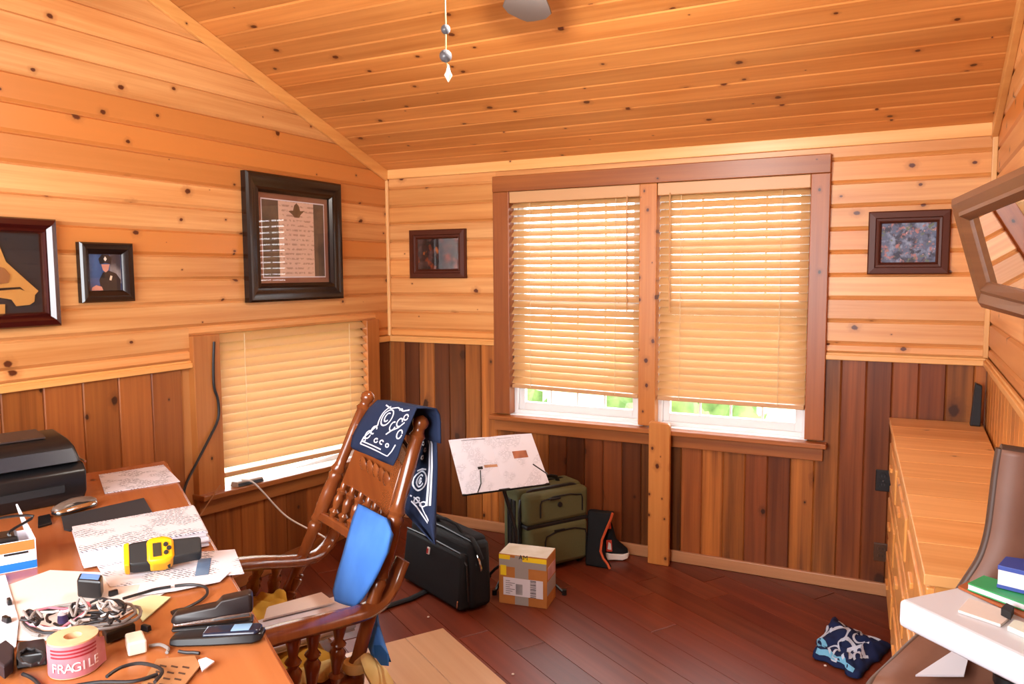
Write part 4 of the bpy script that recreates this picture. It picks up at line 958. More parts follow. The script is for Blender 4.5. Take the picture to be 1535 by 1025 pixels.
def fluff(u, v):
    p = seatpt(.205+.1*v, .16+.6*u); return Vector((p.x, p.y, seatz+.035+.055*math.sin(math.pi*v)+.02*noise.noise(Vector((u*11, v*5, 9)))))
obj('ruffle', MB().grid(fluff, 40, 8), m_must, t, smooth=80, solid=.006)
kn = N0+Vector((0, 0, .006)); ty = [PP(a, b, N0+fwd*.05+sd_*.03, (CAM-N0).normalized()) for a, b in ((548, 985), (556, 1000), (566, 1012), (574, 1030))]
obj('tie_bow', MB().tube([kn, ty[0], ty[1], ty[2], ty[3], ty[3]-Vector((0, 0, .09))], [.02, .026, .036, .044, .05, .045], 10, .5), m_cream, t, smooth=True)
obj('tie_knot', MB().turned(kn-Vector((0, 0, .015)), kn+Vector((0, 0, .015)), [(0, .036), (.5, .042), (1, .036)], 14), m_cream, t, smooth=True)
def seatstack(label, pxs, z, h, mat, name='paper_stack'):
    c = [PZ(a, b, z) for a, b in pxs]; n = max(2, int(h/.006)); t = thing(name, label, 'papers', sum(c, Vector())/4)
    for k in range(n):
        o_ = Vector((random.uniform(-.004, .004), random.uniform(-.004, .004), h*k/n)); obj('sheet', MB().prism([p+o_ for p in c], (0, 0, h/n*.92)), mat, t)
    return t
seatstack('stack of white papers lying on the yellow chair cushion', ((400, 985), (380, 945), (520, 900), (533, 945)), seatz+.09, .03, m_paper)
seatstack('pinkish sheet of paper beside the mustard cushion under the chair arm', ((395, 930), (400, 912), (480, 890), (500, 905)), seatz+.125, .006, m_paper2)
# bandana over the chair back
m_band = plain('navy_bandana', '#1d2740', .85, .2, bumpscale=60, bs=.2); m_bw = plain('bandana_white', '#d8dbe6', .85, .2)
t = thing('bandana', 'navy paisley bandana draped over the rocking chair back', 'bandana', bkp(.5, .8))
fl_l = [(566, 600), (553, 612), (540, 632), (529, 652), (526, 668), (529, 672)]
fl_r = [(625, 611), (617, 630), (609, 648), (602, 666), (597, 683), (589, 698)]
def wav(u, v): return .055+.012*math.sin(u*9+v*3)*v+.01*math.sin(v*3.1)
front = patch(fl_l, fl_r, N1, NB, wav)
def front2(u, v):
    p = front(u, v)
    return p
obj('front_flap', MB().grid(front2, 18, 16), m_band, t, smooth=80, solid=.004)
over = lambda u, v: front(u, 0)-NB*(.085*math.sin(min(v, .6)/.6*math.pi/2))+Vector((0, 0, .012*math.sin(math.pi*min(1, v*1.2))-.16*max(0, v-.4)))
obj('top_fold', MB().grid(over, 12, 8), m_band, t, smooth=80, solid=.004)
hl_ = [(622, 636), (622, 670), (618, 705), (612, 740), (606, 768), (650, 814)]
hr_ = [(646, 644), (655, 665), (656, 700), (655, 735), (654, 765), (653, 816)]
PB = N1-NB*.06
hang = patch(hl_, hr_, PB, NB, lambda u, v: -.02+.012*math.sin(u*8+v*2))
obj('hanging_end', MB().grid(hang, 12, 22), m_band, t, smooth=80, solid=.004)
bo = lambda u, v: bkp(1, .97, -.03).lerp(hang(u, 0), v)
pat = []
pat += [arc(.5, .25, .1, 0, 6.4, 18, 1.3), arc(.5, .25, .045, .6, 5.2, 12, 1.5), arc(.5, .25, .14, 2.4, 4.2, 8, 1.5)]
pat += [[(.2+.06*i, .72+.012*i) for i in range(11)], [(.22+.06*i, .67+.012*i) for i in range(8)], [(.2, .72), (.24, .6), (.32, .5), (.4, .38)], [(.8, .84), (.86, .74), (.9, .62)]]
pat += [arc(.3, .55, .05, 0, 6, 10, 1.2), arc(.37, .47, .05, 1, 6, 10, 1.2), arc(.26, .64, .03, 0, 6, 8), arc(.5, .62, .035, 0, 5.6, 10), arc(.62, .63, .035, 1, 6, 10), arc(.74, .66, .03, 0, 6.3, 10)]
pat += [arc(.7, .36, .05, 0, 5, 10, 1.4), arc(.8, .28, .05, 1, 6, 10, 1.3), arc(.88, .18, .045, 0, 6, 10), [(.64, .5), (.72, .42), (.82, .36), (.9, .26)], arc(.9, .45, .05, 0, 6, 10, 1.4), arc(.7, .1, .03, 3, 6, 8), [(.3, .06), (.45, .1), (.6, .06), (.75, .1), (.88, .06)]]
fo2 = lambda u, v: front(min(1, max(0, u)), min(1, max(0, v)))
for uv in pat: obj('paisley_line', ribbon(fo2, uv, .011, .004), m_bw, t)
ho = lambda u, v: hang(min(1, max(0, u)), min(1, max(0, v)))
pat2 = [[(.72, .1+.05*i) for i in range(14)], [(.82, .1+.05*i) for i in range(14)], arc(.38, .5, .26, 0, 6.3, 18, .32), arc(.38, .5, .16, .5, 5.5, 14, .32), arc(.38, .5, .06, 0, 6, 10, .4), [(.1, .62), (.3, .66), (.5, .72), (.72, .86)], [(.15, .68), (.4, .75), (.66, .87)], arc(.35, .68, .12, 0, 6, 10, .25), arc(.6, .73, .1, 0, 6, 10, .25), [(.2, .41), (.4, .40), (.6, .41)], arc(.35, .18, .06, 0, 6, 8, .25), arc(.5, .24, .06, 0, 6, 8, .25), arc(.35, .3, .06, 0, 6, 8, .25)]
for uv in pat2:
    obj('paisley_line', ribbon(ho, uv, .035, .004, .007), m_bw, t)
# ------------------------------------------------------------------ desk
TZ = .90
k0, k1 = PZ(248, 690, TZ), PZ(440, 1025, TZ); ku = (k1-k0).normalized(); kv = Vector((ku.y, -ku.x, 0))
if kv.x > 0: kv = -kv
LD = (k1-k0).length+.25; WDk = .95
def kq(u, v, z=TZ): return Vector((k0.x, k0.y, 0))+ku*u+kv*v+Vector((0, 0, z))
# the far end of the top follows the wall side
kb_ = PZ(148, 706, TZ); 
far2 = k0+(kb_-k0).normalized()*.72
t = thing('desk', 'orange pine desk covered with papers and cables', 'desk', Vector((k0.x, k0.y, 0))+ku*LD/2+kv*.4)
poly = [Vector((k0.x, k0.y, TZ-.035)), Vector((far2.x, far2.y, TZ-.035)), kq(LD*.5, WDk, TZ-.035), kq(LD, WDk, TZ-.035), kq(LD, 0, TZ-.035)]
obj('desk_top', MB().prism(poly, (0, 0, .035)), m_desk, t, bevel=.005)
obj('edge_strip', MB().prism([kq(.0, -.004, TZ-.033), kq(LD, -.004, TZ-.033), kq(LD, -.004, TZ-.004), kq(0, -.004, TZ-.004)], kv*.006), m_desk, t, bevel=.002)
for u, v in ((.12, .1), (LD-.06, .06), (LD-.06, WDk-.06), (LD*.45, WDk-.08)):
    c = kq(u, v, 0); obj('leg', MB().hexa([c+ku*a+kv*b for a, b in ((-.025, -.025), (.025, -.025), (.025, .025), (-.025, .025))], [c+ku*a+kv*b+Vector((0, 0, TZ-.035)) for a, b in ((-.03, -.03), (.03, -.03), (.03, .03), (-.03, .03))]), m_desk, t, bevel=.004)
obj('apron', MB().hexa([kq(.1, .08, TZ-.12), kq(LD-.05, .08, TZ-.12), kq(LD-.05, .1, TZ-.12), kq(.1, .1, TZ-.12)], [kq(.1, .08, TZ-.03), kq(LD-.05, .08, TZ-.03), kq(LD-.05, .1, TZ-.03), kq(.1, .1, TZ-.03)]), m_desk, t)
D = lambda a, b, h=0.0: PZ(a, b, TZ+h)
def sheet(name, label, cat, pxs, h, th, mat, bevel=0, parent=None):
    o = obj(name, MB().prism([D(a, b, h) for a, b in pxs], (0, 0, th)), mat, parent, bevel=bevel)
    return tag(o, label, cat) if label else o
m_print = printed('printed_page', '#d9d5db', '#33313c', 110, 3, .8)
# printer
p0, p1 = D(-60, 786), D(118, 751); a1_ = (p1-p0).normalized(); a2_ = Vector((-a1_.y, a1_.x, 0)); a2_ = a2_ if a2_.x < 0 else -a2_; lw = (p1-p0).length+.03
t = thing('printer', 'black inkjet printer on the far end of the desk', 'printer', p0.lerp(p1, .5)+a2_*.14)
def rq(u, v, z): return p0+a1_*u*lw+a2_*v+Vector((0, 0, z*1.36))
def rslab(u0, u1, prof): return MB().rings([[rq(u0+i_, v, z) for v, z, i_ in prof], [rq(u1-i_, v, z) for v, z, i_ in prof]])
obj('base', rslab(0, 1, [(.0, .0, .03), (-.02, .03, .01), (-.01, .085, 0), (.02, .105, .0), (.26, .115, 0), (.28, .08, 0), (.27, .0, .03)]), m_black, t, bevel=.008, segs=3, smooth=True)
obj('scanner_lid', rslab(.0, .99, [(.005, .108, .02), (.03, .150, .05), (.07, .168, .075), (.24, .178, .075), (.27, .15, .03), (.27, .112, .01)]), m_black, t, bevel=.006, segs=3, smooth=True)
obj('front_panel', rslab(.05, .93, [(-.005, .112, .0), (.02, .146, .02), (.026, .146, .02), (.004, .109, 0)]), plain('panel_grey', '#2c3038', .3), t)
obj('silver_edge', MB().tube([rq(1.0, .0, .107), rq(.99, .1, .113), rq(.985, .2, .115)], .004, 6), m_chrome, t)
obj('feed_flap', rslab(.2, .75, [(.1, .176, 0), (.22, .186, .0), (.22, .182, 0), (.1, .172, 0)]), plain('flap_brown', '#3a2c28', .45), t)
obj('paper_slot', rslab(.12, .8, [(-.021, .035, 0), (-.0225, .055, 0), (-.012, .055, 0), (-.012, .035, 0)]), m_blackm, t)
# paper, pad, mouse
sheet('paper_sheet', 'single printed sheet beside the printer at the desk end', 'paper', ((148, 712), (245, 697), (270, 722), (157, 740)), .001, .002, m_print)
pp = tag(obj('mouse_pad', MB().prism([D(a, b, .001) for a, b in ((92, 776), (216, 748), (229, 770), (226, 775), (104, 797), (96, 795))], (0, 0, .006)), plain('pad_dark', '#24262c', .8), bevel=.002), 'dark grey mouse pad on the desk', 'mouse pad')
ma, mb2 = D(80, 772, .008), D(143, 754, .008); mu = (mb2-ma).normalized(); ml = (mb2-ma).length; mvv = Vector((-mu.y, mu.x, 0))
t = thing('computer_mouse', 'silver and black computer mouse on the mouse pad', 'mouse', ma.lerp(mb2, .5))
def mouse(z0, k, zt):
    rr = []
    for f, wd, h in ((0, .012, .35), (.06, .026, .55), (.2, .034, .8), (.45, .033, 1), (.7, .034, .9), (.9, .028, .6), (1, .012, .3)):
        c = ma+mu*ml*f; rr.append([c+mvv*wd*k*math.cos(a)+Vector((0, 0, z0+max(0, math.sin(a))*zt*h)) for a in [2*math.pi*i/14 for i in range(14)]])
    return MB().rings(rr)
obj('shell', mouse(.001, 1, .036), m_black, t, smooth=True)
obj('silver_band', mouse(.008, 1.06, .020), m_chrome, t, smooth=True)
obj('top_cover', mouse(.012, .78, .030), plain('mouse_grey', '#6a5c52', .3), t, smooth=True)
sheet('card_reader', 'small black plastic card beside the mouse', 'gadget', ((57, 777), (75, 773), (78, 786), (57, 792)), .001, .008, m_black, .002)
# big paper stack
def stack(label, pxs, h, n, mat_top, name='paper_stack', base=.002, jit=.006):
    c = [D(a, b, base) for a, b in pxs]; t = thing(name, label, 'papers', sum(c, Vector())/4)
    for k in range(n):
        o_ = Vector((random.uniform(-jit, jit), random.uniform(-jit, jit), h*k/n)); obj('sheet', MB().prism([p+o_ for p in c], (0, 0, h/n*.9)), mat_top if k == n-1 else m_paper, t)
stack('thick stack of white printed pages in the middle of the desk', ((125, 852), (112, 812), (293, 778), (313, 818)), .05, 9, m_print, base=.0065)
# loose sheets under the thermometer
sheet('flyer', 'white flyer with a blue box at the desk edge', 'paper', ((165, 880), (140, 840), (352, 824), (366, 860)), .0035, .002, m_print)
sheet('blue_flyer_block', None, None, ((291, 868), (297, 838), (317, 836), (312, 864)), .0058, .0006, plain('flyer_blue', '#3a5678', .6, c2='#6f88a4'), parent=None)
fb_ = bpy.data.objects['blue_flyer_block']; fb_.name = 'printed_block'
fb_.parent = bpy.data.objects['flyer']; fb_.location = Vector(fb_['_o'])-Vector(bpy.data.objects['flyer']['_o'])
sheet('paper_sheet', 'wide crumpled pale sheet lying across the desk beneath the cable tangle', 'paper', ((0, 960), (5, 880), (75, 855), (230, 862), (255, 885), (120, 960)), .0015, .0015, m_paper2)
sheet('paper_sheet', 'folded white leaflet under the flyer', 'paper', ((205, 893), (210, 875), (345, 858), (330, 872), (262, 886)), .0065, .002, m_paper)
sheet('note_pad', 'pale green sticky note pad between cables and stapler', 'note pad', ((214, 932), (196, 905), (228, 893), (256, 896)), .0035, .003, plain('pale_green', '#d3d6a4', .7))
sheet('paper_sheet', 'white torn sheet with orange logo at the desk corner', 'paper', ((-20, 1000), (-20, 868), (8, 862), (28, 930), (24, 970)), .0045, .002, m_paper)
# infrared thermometer
ta, tb_ = D(188, 853, .02), D(302, 836, .02); tu = (tb_-ta).normalized(); tv = Vector((-tu.y, tu.x, 0)); tl = (tb_-ta).length; m_yl = plain('tool_yellow', '#f0a808', .4); m_rub = plain('tool_black', '#1b1a1a', .55)
t = thing('infrared_thermometer', 'yellow and black infrared thermometer gun lying on papers', 'thermometer', ta.lerp(tb_, .5)-Vector((0, 0, .018)))
if tv.dot(CAM-ta) > 0: tv = -tv
_rl = math.radians(48); tV = tv*math.cos(_rl)+Vector((0, 0, 1))*math.sin(_rl); tN = Vector((0, 0, 1))*math.cos(_rl)-tv*math.sin(_rl)
def tq(u, v, z): return ta+Vector((0, 0, .028))+tu*u*tl+tV*v+tN*z
def tslab(us, z0, z1): return MB().rings([[tq(u, -h+o, z0), tq(u, h+o, z0), tq(u, h*.85+o, z1), tq(u, -h*.85+o, z1)] for u, h, o in us])
obj('barrel', tslab(((0.03, .034, 0), (.1, .040, 0), (.32, .042, 0), (.5, .036, 0)), -.014, .03), m_rub, t, bevel=.006, smooth=True)
obj('nose_ring', tslab(((-.01, .032, 0), (.0, .038, 0), (.06, .040, 0)), -.016, .032), m_yl, t, bevel=.004, smooth=True)
obj('face_plate', tslab(((.28, .03, 0), (.32, .045, 0), (.5, .047, .0), (.6, .04, 0), (.64, .025, 0)), -.012, .036), m_yl, t, bevel=.008, smooth=True)
obj('grip', tslab(((.55, .034, .0), (.75, .032, .0), (.97, .030, .0), (1, .024, 0)), -.012, .03), m_rub, t, bevel=.008, smooth=True)
obj('screen', tslab(((.36, .022, 0), (.47, .022, 0)), .034, .0385), plain('lcd', '#3a382c', .2), t)
for u, v in ((.53, .012), (.53, -.012), (.57, 0)): obj('button', MB().turned(tq(u, v, .034), tq(u, v, .040), [(0, .007), (1, .006)], 10), m_rub, t)
obj('trigger', tslab(((.5, .012, -.030), (.58, .01, -.033)), -.008, .014), m_rub, t, bevel=.003)
# white and blue open carton at the desk's side
t = thing('gadget_box', 'open white and blue carton at the desk edge with a black adapter inside', 'box', D(20, 860))
e0_, e1b = D(-70, 874), D(56, 850); cu = (e1b-e0_).normalized(); cvv = Vector((-cu.y, cu.x, 0)); cvv = cvv if cvv.x < 0 else -cvv; cl_ = (e1b-e0_).length
def cq(u, v, z): return e0_+cu*u+cvv*v+Vector((0, 0, z))
m_wcard = plain('white_card', '#eceaf4', .5); m_bcard = plain('blue_card', '#0f6ad0', .5)
obj('front_side', MB().prism([cq(0, 0, .0), cq(cl_, 0, 0), cq(cl_, 0, .085), cq(0, 0, .085)], cvv*.004), m_wcard, t)
obj('blue_band', MB().prism([cq(0, -.0012, .002), cq(cl_, -.0012, .002), cq(cl_, -.0012, .024), cq(0, -.0012, .024)], cvv*.001), m_bcard, t)
obj('brown_band', MB().prism([cq(0, -.0012, .056), cq(cl_-.004, -.0012, .056), cq(cl_-.004, -.0012, .084), cq(0, -.0012, .084)], cvv*.001), m_card, t)
for k, x_ in enumerate((.6, .66, .7, .74, .79, .84)): obj('printed_mark', MB().prism([cq(cl_*x_, -.0016, .048), cq(cl_*x_+.012, -.0016, .048), cq(cl_*x_+.012, -.0016, .054), cq(cl_*x_, -.0016, .054)], cvv*.0008), m_black, t)
obj('right_side', MB().prism([cq(cl_, 0, 0), cq(cl_, .16, 0), cq(cl_-.03, .2, .14), cq(cl_-.03, .19, .146), cq(cl_, .0, .085)], cu*-.004), m_wcard, t)
obj('back_side', MB().prism([cq(0, .16, 0), cq(cl_, .16, 0), cq(cl_, .16, .07), cq(0, .16, .07)], cvv*.004), m_wcard, t)
obj('bottom', MB().prism([cq(0, 0, .001), cq(cl_, 0, .001), cq(cl_, .16, .001), cq(0, .16, .001)], (0, 0, .003)), m_wcard, t)
ad = tag(obj('power_adapter', MB().hexa([cq(.02, .03, .006), cq(cl_-.03, .03, .006), cq(cl_-.03, .13, .006), cq(.02, .13, .006)], [cq(.02, .04, .09), cq(cl_-.04, .04, .09), cq(cl_-.04, .12, .09), cq(.02, .12, .09)]), m_black, bevel=.008), 'black power adapter sitting in the white and blue carton', 'adapter')
tag(obj('adapter_cable', MB().tube(sm_([cq(.05, .08, .095), cq(.1, .09, .135), cq(.2, .08, .13), cq(cl_-.06, .06, .1), cq(cl_-.05, .05, .08)]), .004, 6), m_black, smooth=True), 'thin black cable arching over the white and blue carton', 'cable')
# sticker roll
rc = D(112, 1003, 0); rr_ = (D(153, 990)-D(72, 1006)).length/2*.95
m_kraft = plain('roll_side', '#e2b288', .7, c2='#d6a276'); m_rollp = plain('roll_face', '#c8868c', .6, c2='#b8606c')
t = thing('sticker_roll', 'roll of red printed warning stickers on the desk beside the cable tangle', 'tape roll', rc)
hr = .075
prof = []
mb = MB(); sg = 32
ri = rr_*.36
mb.rings([[rc+Vector((math.cos(2*math.pi*k/sg)*r, math.sin(2*math.pi*k/sg)*r, z)) for k in range(sg)] for r, z in ((ri, .002), (rr_, .002), (rr_, hr), (ri, hr), (ri, .002))], caps=False)
obj('paper_roll', mb, m_kraft, t, smooth=40)
mb = MB(); mb.rings([[rc+Vector((math.cos(2*math.pi*k/sg)*(rr_+.001), math.sin(2*math.pi*k/sg)*(rr_+.001), z)) for k in range(sg)] for z in (.004, hr-.003)], caps=False); obj('sticker_band', mb, m_rollp, t, smooth=40)
cdir = math.atan2(CAM.y-rc.y, CAM.x-rc.x)
for k, chh in enumerate('FRAGILE'):
    a = cdir-.8+.29*k; n_ = Vector((math.cos(a), math.sin(a), 0)); tx = Vector((-math.sin(a), math.cos(a), 0))
    text('lettering', chh, .027, plain('sticker_white%d' % k, '#f2d8d8', .5), t, rc+n_*(rr_+.0022)+Vector((0, 0, hr*.34)), tx, Vector((0, 0, 1)))
for z in (.62, .72, .82):
    mb = MB(); mb.rings([[rc+Vector((math.cos(cdir-1+2*k/16)*(rr_+.0016), math.sin(cdir-1+2*k/16)*(rr_+.0016), hr*zz)) for k in range(17)] for zz in (z, z+.05)], closed=False, caps=False); obj('printed_line', mb, plain('sticker_red', '#98202e', .5), t)
tail = rc+Vector((math.cos(cdir+1.0), math.sin(cdir+1.0), 0))*rr_; td = Vector((-math.sin(cdir+1.0), math.cos(cdir+1.0), 0))
obj('loose_end', MB().prism([tail+Vector((0, 0, .004)), tail+td*.035+Vector((0, 0, .004)), tail+td*.03+Vector((0, 0, hr*.8)), tail+Vector((0, 0, hr-.003))], Vector((.001, .001, 0))), m_rollp, t)
# stapler and phone
def bar(label, name, pa, pb, h0, wid, cat, parts):
    a, b = D(*pa, h0), D(*pb, h0); u = (b-a).normalized(); v = Vector((-u.y, u.x, 0)); L_ = (b-a).length
    t = thing(name, label, cat, a.lerp(b, .5))
    for nm_, us, mat in parts:
        mb = MB().rings([[a+u*f*L_+v*(-w_*wid)+Vector((0, 0, z0)), a+u*f*L_+v*(w_*wid)+Vector((0, 0, z0)), a+u*f*L_+v*(w_*wid*.8)+Vector((0, 0, z1)), a+u*f*L_+v*(-w_*wid*.8)+Vector((0, 0, z1))] for f, w_, z0, z1 in us])
        obj(nm_, mb, mat, t, bevel=.004, smooth=True)
    return t
bar('black stapler lying near the front edge of the desk', 'stapler', (258, 944), (380, 930), .002, .024, 'stapler', (
    ('base', ((0, .7, 0, .008), (.5, 1, 0, .008), (1, 1, 0, .01)), m_black),
    ('magazine', ((.02, .7, .012, .024), (.6, .8, .014, .03), (.98, .8, .016, .034)), m_chrome),
    ('top_arm', ((0, .6, .022, .03), (.06, .95, .02, .042), (.55, 1, .026, .052), (.62, 1, .028, .066), (.97, 1, .03, .074), (1, .8, .03, .068)), plain('stapler_dark', '#1e1414', .4))))
bar('black cordless phone handset beside the stapler', 'phone_handset', (258, 962), (396, 957), .002, .03, 'phone', (
    ('back_shell', ((0, .7, 0, .014), (.1, .95, 0, .018), (.45, 1, 0, .02), (.9, 1, .002, .024), (1, .7, .006, .02)), m_black),
    ('key_panel', ((.36, .8, .019, .026), (.6, .85, .02, .028), (.93, .85, .022, .03), (.97, .6, .022, .028)), plain('phone_blueblack', '#1c2436', .2)),
    ('screen', ((.66, .6, .0285, .0295), (.86, .6, .03, .031)), plain('phone_screen', '#7fa6c8', .2))))
# cables on the desk
def cable(label, pts, r, mat, close=False, name='cable', h=.006):
    return tag(obj(name, MB().tube(sm_([D(p[0], p[1], (p[2] if len(p) > 2 else h)) for p in pts]), r, 7), mat, smooth=True), label, 'cable')
m_gcab = plain('grey_cable', '#8a8480', .5); m_wcab = plain('white_cable', '#d8d4d0', .5); m_dcab = plain('dark_cable', '#1c1a1c', .5); m_pcab = plain('pink_cable', '#c06a78', .5)
us = thing('usb_cable', 'short black cable with plug lying near the stapler', 'cable', D(285, 900))
obj('wire', MB().tube(sm_([D(262, 878, .0128), D(285, 876, .0128), D(306, 879, .0126), D(311, 888, .008), D(303, 898, .006), D(288, 907, .006), D(275, 913, .006)]), .0038, 7), m_dcab, us, smooth=True)
obj('plug', MB().tube([D(275, 913, .007), D(266, 916, .007), D(258, 919, .007)], [.006, .009, .008], 8, .6), m_black, us)
_bc = D(178, 952)
def piled(a, b, h):      # a point of the tangle, riding over the adapter brick at its side
    p = D(a, b, h); f = min(1, max(0, (.12-math.hypot(p.x-_bc.x, p.y-_bc.y))/.05)); p.z += .026*f*f*(3-2*f); return p
rings_ = [('outermost grey cable loop of the tangle on the desk', 122, 933, 90, 27, .004, m_gcab, .0112), ('second grey cable loop within the tangle', 124, 932, 80, 23, .0036, m_gcab, .0197), ('black cable loop lying over the tangle', 112, 931, 76, 20, .0034, m_dcab, .0286),
          ('inner black cable loop of the tangle', 128, 926, 58, 15, .0034, m_dcab, .0386), ('small dark cable loop near the tangle middle', 150, 924, 40, 11, .003, m_dcab, .0456), ('pink cable loop in the tangle', 86, 926, 50, 15, .003, m_pcab, .0526), ('white cable loop in the tangle', 88, 929, 44, 13, .003, m_wcab, .0592),
          ('low dark cable loop lying over the little case by the sticker roll', 47, 984, 19, 12, .0036, m_dcab, .0368)]
for li, (lb_, cx, cyy, rx, ry, r, mt, h) in enumerate(rings_):
    n = 28; ph = random.random()*6; pts = []
    for i in range(n+1):
        a = cx+rx*math.cos(ph+2*math.pi*i/n*.97); b = cyy+ry*math.sin(ph+2*math.pi*i/n*.97)+1.2*math.sin(i*1.7); pts.append(piled(a, b, h) if li < 7 else D(a, b, h))
    tag(obj('cable', MB().tube(pts, r, 7), mt, smooth=True), lb_, 'cable')
for i in range(16):
    ax_ = (50, 122, 162)[i % 3]+random.uniform(-4, 4); ay_ = random.uniform(918, 932); h = .067+.0098*(i//3)
    pts = []
    for k in range(-2, 3):
        a = ax_+k*7+random.uniform(-2, 2); b = ay_+random.uniform(-7, 7); pts.append(piled(a, b, h))
    o = tag(obj('cable', MB().tube(sm_(pts), random.choice((.0028, .0032, .0035)), 7), random.choice((m_dcab, m_dcab, m_dcab, m_gcab, m_wcab)), smooth=True), 'tangled short cable piece in the cable pile on the desk', 'cable', 'short cables in the tangle')
spots = [(14, 905, .0075), (10, 932, .0075), (219, 945, .004), (170, 892, .004)]
for lay in (.004, .0195):
    got = []
    while len(got) < 4:
        a = random.uniform(98, 150); b = random.uniform(923, 941)
        if ((a-124)/27)**2+((b-932)/9)**2 < 1 and all((D(a, b)-D(c, d)).length > .027 for c, d in got) and (D(a, b)-D(95, 943)).length > .034: got.append((a, b))
        elif random.random() < .002: got = []
    spots += [(a, b, lay) for a, b in got]
for ax_, ay_, h in spots:
    p = D(ax_, ay_, h); a = random.random()*3.1; u = Vector((math.cos(a), math.sin(a), 0)); v = Vector((-u.y, u.x, 0)); l_, w_ = random.uniform(.0115, .0135), random.uniform(.005, .0065)
    mb = MB().hexa([p+u*x_*l_+v*y_*w_ for x_, y_ in ((-1, -1), (1, -1), (1, 1), (-1, 1))], [p+u*x_*l_*.9+v*y_*w_*.8+Vector((0, 0, .014)) for x_, y_ in ((-1, -1), (1, -1), (1, 1), (-1, 1))])
    tag(obj('connector_plug', mb, m_black if h in (.0075, .004) and ax_ in (14, 10, 219, 170) else random.choice((m_black, m_black, m_gcab, m_pcab)), bevel=.002), 'connector plug among the tangled cables on the desk', 'plug', 'connector plugs in the cable tangle')
for lb_, pts, mt, h in (('thin dark cord running beside the brown card', ((268, 976), (280, 978), (290, 978), (299, 979)), m_dcab, .0052), ('dark cord looping below the sticker roll', ((80, 1036), (110, 1028), (150, 1022), (200, 1021), (236, 1010)), m_dcab, .0115),
                     ('dark cord crossing beside the white charger', ((160, 1014), (182, 1000), (212, 994), (243, 1004), (232, 1022)), m_dcab, .0195), ('grey cord from the charger along the desk', ((223, 968), (240, 966), (252, 972), (250, 978)), m_gcab, .0055),
                     ('black cord at the desk corner under the cable pile', ((34, 1010), (44, 1014), (54, 1021), (64, 1033)), m_dcab, .0055), ('black lead running from tangle to leaflet', ((184, 897), (198, 893), (215, 888), (232, 883), (256, 879)), m_dcab, .0128)):
    cable(lb_, pts, .0038, mt, h=h)
def block(name, label, cat, pxs, h, z1, mat, bevel=.004): return tag(obj(name, MB().prism([D(a, b, h) for a, b in pxs], (0, 0, z1)), mat, bevel=bevel), label, cat)
ad2 = thing('black_adapter', 'black plug adapter with blue label standing behind the cable tangle', 'adapter', D(135, 905))
obj('housing', MB().prism([D(a, b, .004) for a, b in ((116, 896), (121, 885), (156, 888), (152, 899))], (0, 0, .05)), m_black, ad2, bevel=.006)
obj('label', MB().prism([D(a, b, .004)+Vector((0, 0, .0502)) for a, b in ((121, 895), (125, 887), (152, 889), (149, 897))], (0, 0, .0008)), plain('label_blue', '#6a9ae0', .4), ad2)
block('wall_charger', 'small white cube charger beside the sticker roll', 'charger', ((192, 985), (188, 968), (214, 962), (221, 978)), .002, .03, plain('charger_white', '#e8d8c4', .4))
block('adapter_brick', 'black elongated adapter brick in front of the cable loops', 'adapter', ((160, 966), (153, 953), (195, 938), (204, 949)), .003, .024, m_black)
block('small_case', 'dark little case at the desk corner by the sticker roll', 'case', ((25, 1004), (28, 981), (68, 975), (72, 997)), .003, .03, m_black)
block('round_gadget', 'round dark gadget at the corner of the desk', 'gadget', ((-5, 1010), (-2, 985), (10, 977), (22, 987), (20, 1008), (7, 1020)), .0066, .03, plain('dark_purple', '#2a2228', .5))
hc = thing('headphone_plug', 'white and purple lens like plug standing up in the cable tangle', 'plug', D(82, 945))
obj('body', MB().turned(D(95, 943, .0034), D(95, 943, .0034)+Vector((0, 0, .038)), [(0, .008), (.6, .012), (1, .01)], 12), plain('plug_purple', '#4a3a68', .4), hc, smooth=True); obj('cap', MB().turned(D(95, 943, .0034)+Vector((0, 0, .037)), D(95, 943, .0034)+Vector((0, 0, .046)), [(0, .011), (1, .006)], 12), m_paper, hc, smooth=True)
br_ = thing('brown_card', 'brown kraft card with rows of cut slots near the desk front', 'card', D(250, 1005))
obj('card', MB().prism([D(a, b, .003) for a, b in ((205, 1040), (235, 990), (292, 985), (300, 1000), (268, 1040))], (0, 0, .004)), plain('kraft', '#a87448', .8, c2='#9a6638'), br_)
for i in range(4):
    for j in range(3):
        ax_, ay_ = 240+j*17-i*6, 996+i*9+j*1.0; obj('slot', MB().prism([D(ax_, ay_, .0072), D(ax_+10, ay_+2, .0072), D(ax_+9, ay_+4.2, .0072), D(ax_-1, ay_+2.2, .0072)], (0, 0, .0006)), plain('slot_dark', '#4a2c18', .8) if (i+j) == 0 else bpy.data.materials['slot_dark'], br_)
sheet('plastic_wrapper', 'scrap of shiny clear plastic by the brown card', 'wrapper', ((303, 1008), (297, 991), (309, 987), (322, 993)), .0075, .004, plain('shiny_plastic', '#e4d8e0', .08, .8), .001)
